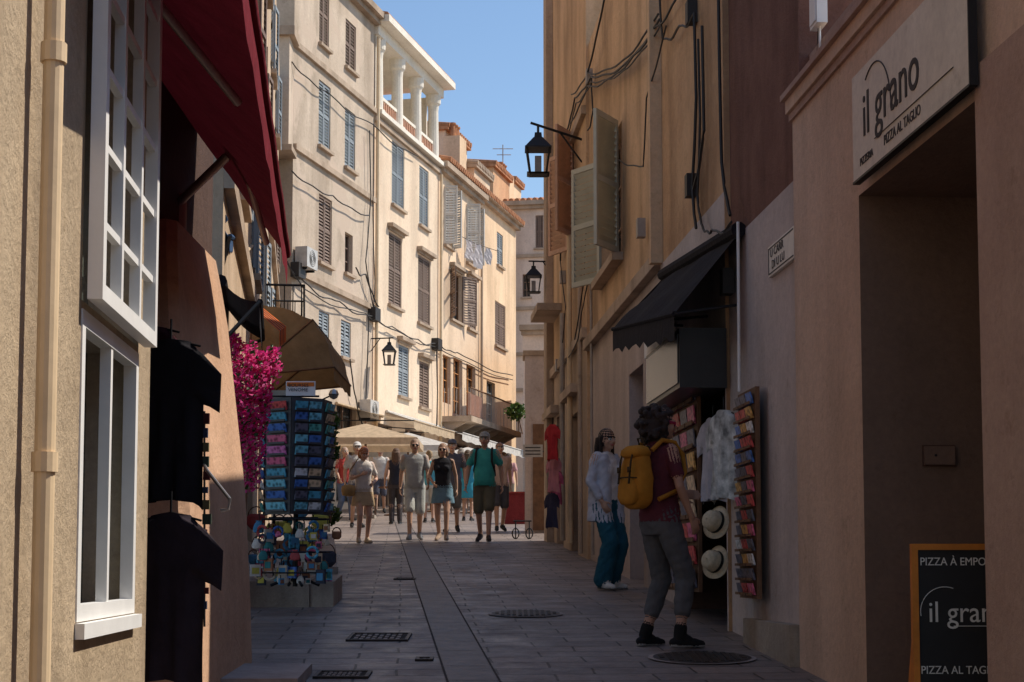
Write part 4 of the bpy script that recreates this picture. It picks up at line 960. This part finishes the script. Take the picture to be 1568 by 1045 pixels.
    if hair=='curly':
        for i in range(190):
            v=Vector((rnd.gauss(0,1),rnd.gauss(0,1),rnd.gauss(0,1))).normalized()
            if v.y>.4 and v.z<.5: continue
            if v.z<-.85: continue
            r=rnd.uniform(.012,.026); q=rnd.uniform(1.0,1.2); p=hc+Vector((0,-.045,-.005))+Vector((v.x*.118,v.y*.12,v.z*.125))*q; B.ball(p,(r,r,r),'hair',8)
        B.ball(hc+Vector((0,-.06,-.015)),(.115,.105,.12),'hair')
    if hat_=='cap':
        B.ball(hc+Vector((0,-.012,.052)),(.088,.104,.085),'hat',20); B.cone(hc+Vector((.03,.085,.055)),hc+Vector((-.03,.085,.055)),.05,.05,'hat',(0,0,1),.15)
    if hat_=='brim':
        B.ball(hc+Vector((0,-.012,.055)),(.09,.105,.085),'hat',20); B.ball(hc+Vector((0,-.005,.045)),(.15,.165,.014),'hat',24)
    B.M=Matrix.Identity(4)
    if openshirt:
        for sd in (1,-1):
            B.loft([(sd*.115,.0,.72,.085,.15),(sd*.11,.0,.95,.08,.14),(sd*.10,.0,1.2,.085,.135),(sd*.11,-.005,1.37,.08,.118),(sd*.09,-.01,1.44,.06,.08)],'over')
        B.loft([(0,-.07,.72,.17,.085),(0,-.07,1.0,.155,.08),(0,-.07,1.3,.165,.085),(0,-.06,1.42,.13,.06)],'over')
    if skirt: B.loft([(0,0,skirt,.21,.16),(0,0,.75,.2,.15),(0,0,.9,.172,.13),(0,0,1.0,.15,.115)],'bottom')
    me=bpy.data.meshes.new(name+'_src'); me.from_pydata([tuple(v) for v in B.v],[],B.f); ob=bpy.data.objects.new(name,me); S.collection.objects.link(ob)
    rm=ob.modifiers.new('r','REMESH'); rm.mode='VOXEL'; rm.voxel_size=vox; sm=ob.modifiers.new('s','SMOOTH'); sm.factor=.5; sm.iterations=2
    dg=bpy.context.evaluated_depsgraph_get(); nm=bpy.data.meshes.new_from_object(ob.evaluated_get(dg)); ob.modifiers.clear(); ob.data=nm; bpy.data.meshes.remove(me)
    kd=KDTree(len(B.v))
    for i,v in enumerate(B.v): kd.insert(v,i)
    kd.balance(); tags=sorted(set(B.t)); nm.materials.clear()
    dft={'skin':(.50,.29,.19),'hair':(.03,.018,.012),'shoe':(.03,.03,.03),'sole':(.3,.3,.3),'eyewhite':(.6,.58,.55),'eye':(.02,.015,.01),'lips':(.38,.13,.11),'glasses':(.01,.01,.012),'sock':(.02,.02,.02),'hat':(.5,.45,.35),'top':(.3,.3,.3),'bottom':(.1,.1,.1),'over':(.6,.6,.62)}
    for t in tags:
        c=col.get(t,dft[t]); key='%s_%s'%(t,'_'.join('%.3f'%x for x in c))
        if t in('skin','lips'): m=simple(key,c,.55,0,.08,9,.05,0,.35)
        elif t=='hair': m=simple(key,c,.6,0,.5,50,.8)
        elif t in('glasses','eye','eyewhite'): m=simple(key,c,.15)
        else: m=cloth(key,c)
        nm.materials.append(m)
    n=len(nm.polygons); cs=np.empty(n*3); nm.polygons.foreach_get('center',cs); cs=cs.reshape(-1,3); mi=np.empty(n,dtype=np.int32)
    for i in range(n): mi[i]=tags.index(B.t[kd.find(cs[i])[1]])
    nm.polygons.foreach_set('material_index',mi); nm.polygons.foreach_set('use_smooth',np.ones(n,dtype=bool)); nm.update()
    if vox<.01:
        nv=len(nm.vertices); vc=np.empty(nv*3); nm.vertices.foreach_get('co',vc); vc=vc.reshape(-1,3); vn=np.empty(nv*3); nm.vertices.foreach_get('normal',vn); vn=vn.reshape(-1,3)
        cl=np.zeros(nv); ct=[i for i,t in enumerate(tags) if t in('top','bottom','over')]
        for p in nm.polygons:
            if mi[p.index] in ct:
                for vi in p.vertices: cl[vi]=1
        w_=np.sin(vc[:,2]*46+vc[:,0]*28+3*np.sin(vc[:,1]*21))*.5+np.sin(vc[:,2]*88-vc[:,1]*52+2*np.sin(vc[:,0]*33))*.3
        vc+=vn*(cl*w_*.0045)[:,None]; nm.vertices.foreach_set('co',vc.ravel()); nm.update()
    a=math.radians(face); f=Vector((math.sin(a),-math.cos(a),0)); r=Vector((f.y,-f.x,0)); sc=H/1.72
    x=(px-784)/F*d; M=Matrix.Identity(4)
    for i in range(3): M[i][0]=r[i]*sc; M[i][1]=f[i]*sc; M[i][2]=(0,0,1)[i]*sc; M[i][3]=(x,d,gz(d)+.004)[i]
    ob.matrix_world=M
    return ob
def backpack(ob,m,mdark,name='backpack',size=1.0):
    mb=MB()
    def blob(c,rx_,ry_,rz_,e=.55,lump=.0,mm=m):
        rows=[]
        for i in range(17):
            ph=-math.pi/2+math.pi*i/16; cz=math.copysign(abs(math.sin(ph))**e,math.sin(ph)); cr=abs(math.cos(ph))**e
            row=[]
            for j in range(28):
                t=2*math.pi*j/28; cx=math.copysign(abs(math.cos(t))**e,math.cos(t)); cy=math.copysign(abs(math.sin(t))**e,math.sin(t))
                w=1-.18*max(0,cz)+lump*math.sin(7*t+4*cz)*.5+lump*math.sin(9*cz+3*t)
                row.append(Vector(c)+Vector((rx_*cr*cx*w,ry_*cr*cy*(w+.08*(-cz)),rz_*cz)))
            rows.append(row)
        mb.grid(rows,mm,True)
    blob((0,-.205,1.20),.145*size,.08*size,.22*size,.65,.035); blob((0,-.275,1.11),.105*size,.04*size,.10*size,.6,.04); blob((0,-.21,1.39),.12*size,.085*size,.05*size,.7,.03)
    o=mb.obj(name,ob,smooth=True)
    mb=MB()
    for sd in (1,-1):
        mb.tube([(sd*.10,-.14,1.40),(sd*.115,-.06,1.475),(sd*.12,.05,1.46),(sd*.125,.115,1.38),(sd*.13,.13,1.25),(sd*.16,.05,1.12),(sd*.15,-.12,1.05)],.018,m,8)
        mb.tube([(sd*.06,-.13,1.43),(sd*.062,-.27,1.41),(sd*.062,-.30,1.32),(sd*.062,-.32,1.16)],.008,mdark,5)
        mb.box(WF,sd*.062-.014,sd*.062+.014,-.322,-.308,1.24,1.28,mdark)
    mb.tube([(-.03,-.15,1.43),(-.03,-.17,1.49),(.03,-.17,1.49),(.03,-.15,1.43)],.008,mdark,6)
    mb.tube([(-.105,-.265,1.2),(-.05,-.315,1.205),(.05,-.315,1.205),(.105,-.265,1.2)],.005,mdark,5)
    mb.obj('backpack_straps',ob,smooth=True,recalc=False)
    return o
och=cloth('backpack_ochre',(.42,.18,.025)); ochd=cloth('backpack_dark',(.06,.04,.02))
ob=person('woman_with_backpack',1010,11.75,122,1.72,{'top':(.11,.028,.038),'bottom':(.10,.10,.105),'hair':(.03,.018,.015),'skin':(.42,.24,.165),'glasses':(.3,.02,.06),'shoe':(.018,.018,.02),'sock':(.015,.015,.015)},
  feet=((.16,.05),(-.13,-.04)),arms={'R':((.24,.0,1.13),(.22,.12,.92)),'L':((.20,.10,1.14),(.17,.33,1.12))},male=False,legs='capri',hair='curly',head=(-18,0),vox=.0075,hem=.90,sunglasses=True)
backpack(ob,och,ochd)
ob=person('woman_in_white_shirt',928,17.2,48,1.69,{'top':(.7,.7,.72),'over':(.52,.54,.62),'bottom':(.02,.10,.15),'hair':(.02,.012,.01),'shoe':(.65,.63,.6),'skin':(.48,.29,.2)},
  feet=((.11,.04),(-.11,-.02)),arms={'R':((.23,-.03,1.13),(.2,.1,.93)),'L':((.22,.05,1.14),(.12,.24,1.05))},male=False,legs='wide',sleeve='long',hair='long',head=(-10,-4),vox=.0085,openshirt=True,hem=.95)
walkR=dict(feet=((.09,.22),(-.09,-.2)),toe=(0,.5)); walkL=dict(feet=((.09,-.2),(-.09,.22)),toe=(.5,0))
swR={'R':((.22,-.12,1.15),(.24,-.12,.92)),'L':((.22,.05,1.14),(.22,.22,.95))}; swL={'L':((.22,-.12,1.15),(.24,-.12,.92)),'R':((.22,.05,1.14),(.22,.22,.95))}
person('red_haired_woman',556,27.2,20,1.62,{'top':(.66,.60,.55),'bottom':(.5,.36,.22),'hair':(.42,.11,.02),'shoe':(.45,.35,.25),'skin':(.58,.34,.24)},arms={'R':((.22,.03,1.14),(.1,.24,1.2)),'L':((.24,.0,1.14),(.12,.22,1.05))},male=False,legs='short_shorts',hair='bob',head=(0,-22),skirt=.66,feet=((.1,.08),(-.09,-.05)))
person('man_in_grey_shirt',635,28.2,5,1.76,{'top':(.38,.38,.36),'bottom':(.46,.46,.42),'hair':(.2,.16,.12),'shoe':(.25,.25,.25)},arms=swR,hair='short',sunglasses=True,belly=.02,**walkR)
person('woman_in_black_top',678,28.0,-5,1.68,{'top':(.025,.025,.03),'bottom':(.16,.26,.32),'hair':(.22,.13,.07),'shoe':(.35,.25,.18)},arms={'R':((.24,0,1.14),(.14,.2,1.0)),'L':((.22,-.08,1.15),(.24,-.05,.92))},male=False,legs='short_shorts',sleeve='none',hair='bob',sunglasses=True,hem=.93,skirt=.66,**walkL)
ob=person('man_in_teal_shirt',742,27.6,-6,1.86,{'top':(.06,.38,.35),'bottom':(.13,.12,.085),'hair':(.2,.17,.14),'shoe':(.05,.04,.04),'hat':(.35,.35,.33),'skin':(.55,.31,.22)},arms={'R':((.26,-.02,1.14),(.28,.05,.92)),'L':((.26,-.06,1.14),(.27,-.04,.92))},hat_='cap',belly=.035,**walkL)
backpack(ob,cloth('pack_dark',(.05,.05,.05)),ochd)
person('man_with_cap',692,31.5,0,1.80,{'top':(.08,.08,.10),'bottom':(.12,.11,.1),'hat':(.1,.1,.12)},hat_='cap',**walkR)
person('man_walking_behind',765,32,10,1.75,{'top':(.45,.33,.28),'bottom':(.06,.06,.07)},arms=swL,**walkR)
person('woman_walking_away',606,36,185,1.68,{'top':(.03,.03,.04),'bottom':(.06,.05,.05),'hair':(.12,.06,.03)},male=False,hair='long',sleeve='none',legs='trousers')
person('man_in_white_cap',546,34,15,1.78,{'top':(.5,.48,.45),'bottom':(.1,.1,.12),'hat':(.65,.63,.6)},hat_='cap')
person('woman_in_blue_dress',716,38,175,1.66,{'top':(.05,.3,.4),'bottom':(.05,.3,.4),'hair':(.1,.06,.03)},male=False,hair='long',skirt=.55,legs='short_shorts')
person('woman_in_teal_shirt',657,37,180,1.64,{'top':(.1,.35,.4),'bottom':(.5,.48,.42),'hair':(.3,.2,.1)},male=False,hair='bun')
rp=random.Random(5)
for i,(px,d,fc) in enumerate(((527,38,30),(582,44,0),(706,43,190),(778,42,180))):
    pal=[(.4,.06,.05),(.6,.57,.52),(.07,.1,.2),(.55,.3,.3)]
    fem=i%2==0
    person('pedestrian',px,d,fc,rp.uniform(1.6,1.8),{'top':pal[i],'bottom':rp.choice([(.08,.08,.1),(.3,.26,.2),(.1,.13,.2),(.45,.42,.36)]),'hair':rp.choice([(.05,.03,.02),(.2,.12,.06),(.3,.25,.2)])},male=not fem,hair='long' if fem else 'short',hat_='brim' if i==1 else None,legs='trousers' if i%3==0 else 'shorts',arms=swR if i%2 else swL,vox=.014,**(walkR if i%2 else walkL))
def sbag(px,d,z,m,name):
    c=at(px,0,d); mb=MB(); g=gz(d); p=Vector((c.x,d-.18,g+z)); mb.lathe(p,[(.03,-.1),(.1,-.09),(.12,0),(.11,.07),(.04,.09)],m,12); mb.tube([p+Vector((-.05,0,.08)),p+Vector((.03,.05,.35)),p+Vector((.2,.15,.62))],.01,m,5); mb.obj(name,smooth=True)
sbag(541,27.2,.88,cloth('bag_straw',(.45,.28,.12)),'straw_handbag')
# ------------------------------------------------------------ world & sun
az=Vector((.93,.32,0)).normalized(); EL=math.radians(50)
tosun=Vector((az.x*math.cos(EL),az.y*math.cos(EL),math.sin(EL)))
w=bpy.data.worlds.new('World'); S.world=w; w.use_nodes=True; nt=w.node_tree
sky=nt.nodes.new('ShaderNodeTexSky'); sky.sky_type='NISHITA'; sky.sun_disc=False; sky.sun_elevation=EL; sky.sun_rotation=math.atan2(az.x,az.y); sky.air_density=1.1; sky.dust_density=.1; sky.ozone_density=3.0
nt.links.new(sky.outputs[0],nt.nodes['Background'].inputs[0]); nt.nodes['Background'].inputs[1].default_value=.15
sl=bpy.data.lights.new('sun','SUN'); sl.energy=5.0; sl.angle=math.radians(.5); sl.color=(1,.92,.80); so=bpy.data.objects.new('sun',sl); S.collection.objects.link(so); so.rotation_euler=tosun.to_track_quat('Z','Y').to_euler(); so.location=(10,0,30)
S.view_settings.view_transform='Standard'; S.view_settings.look='None'; S.view_settings.exposure=0
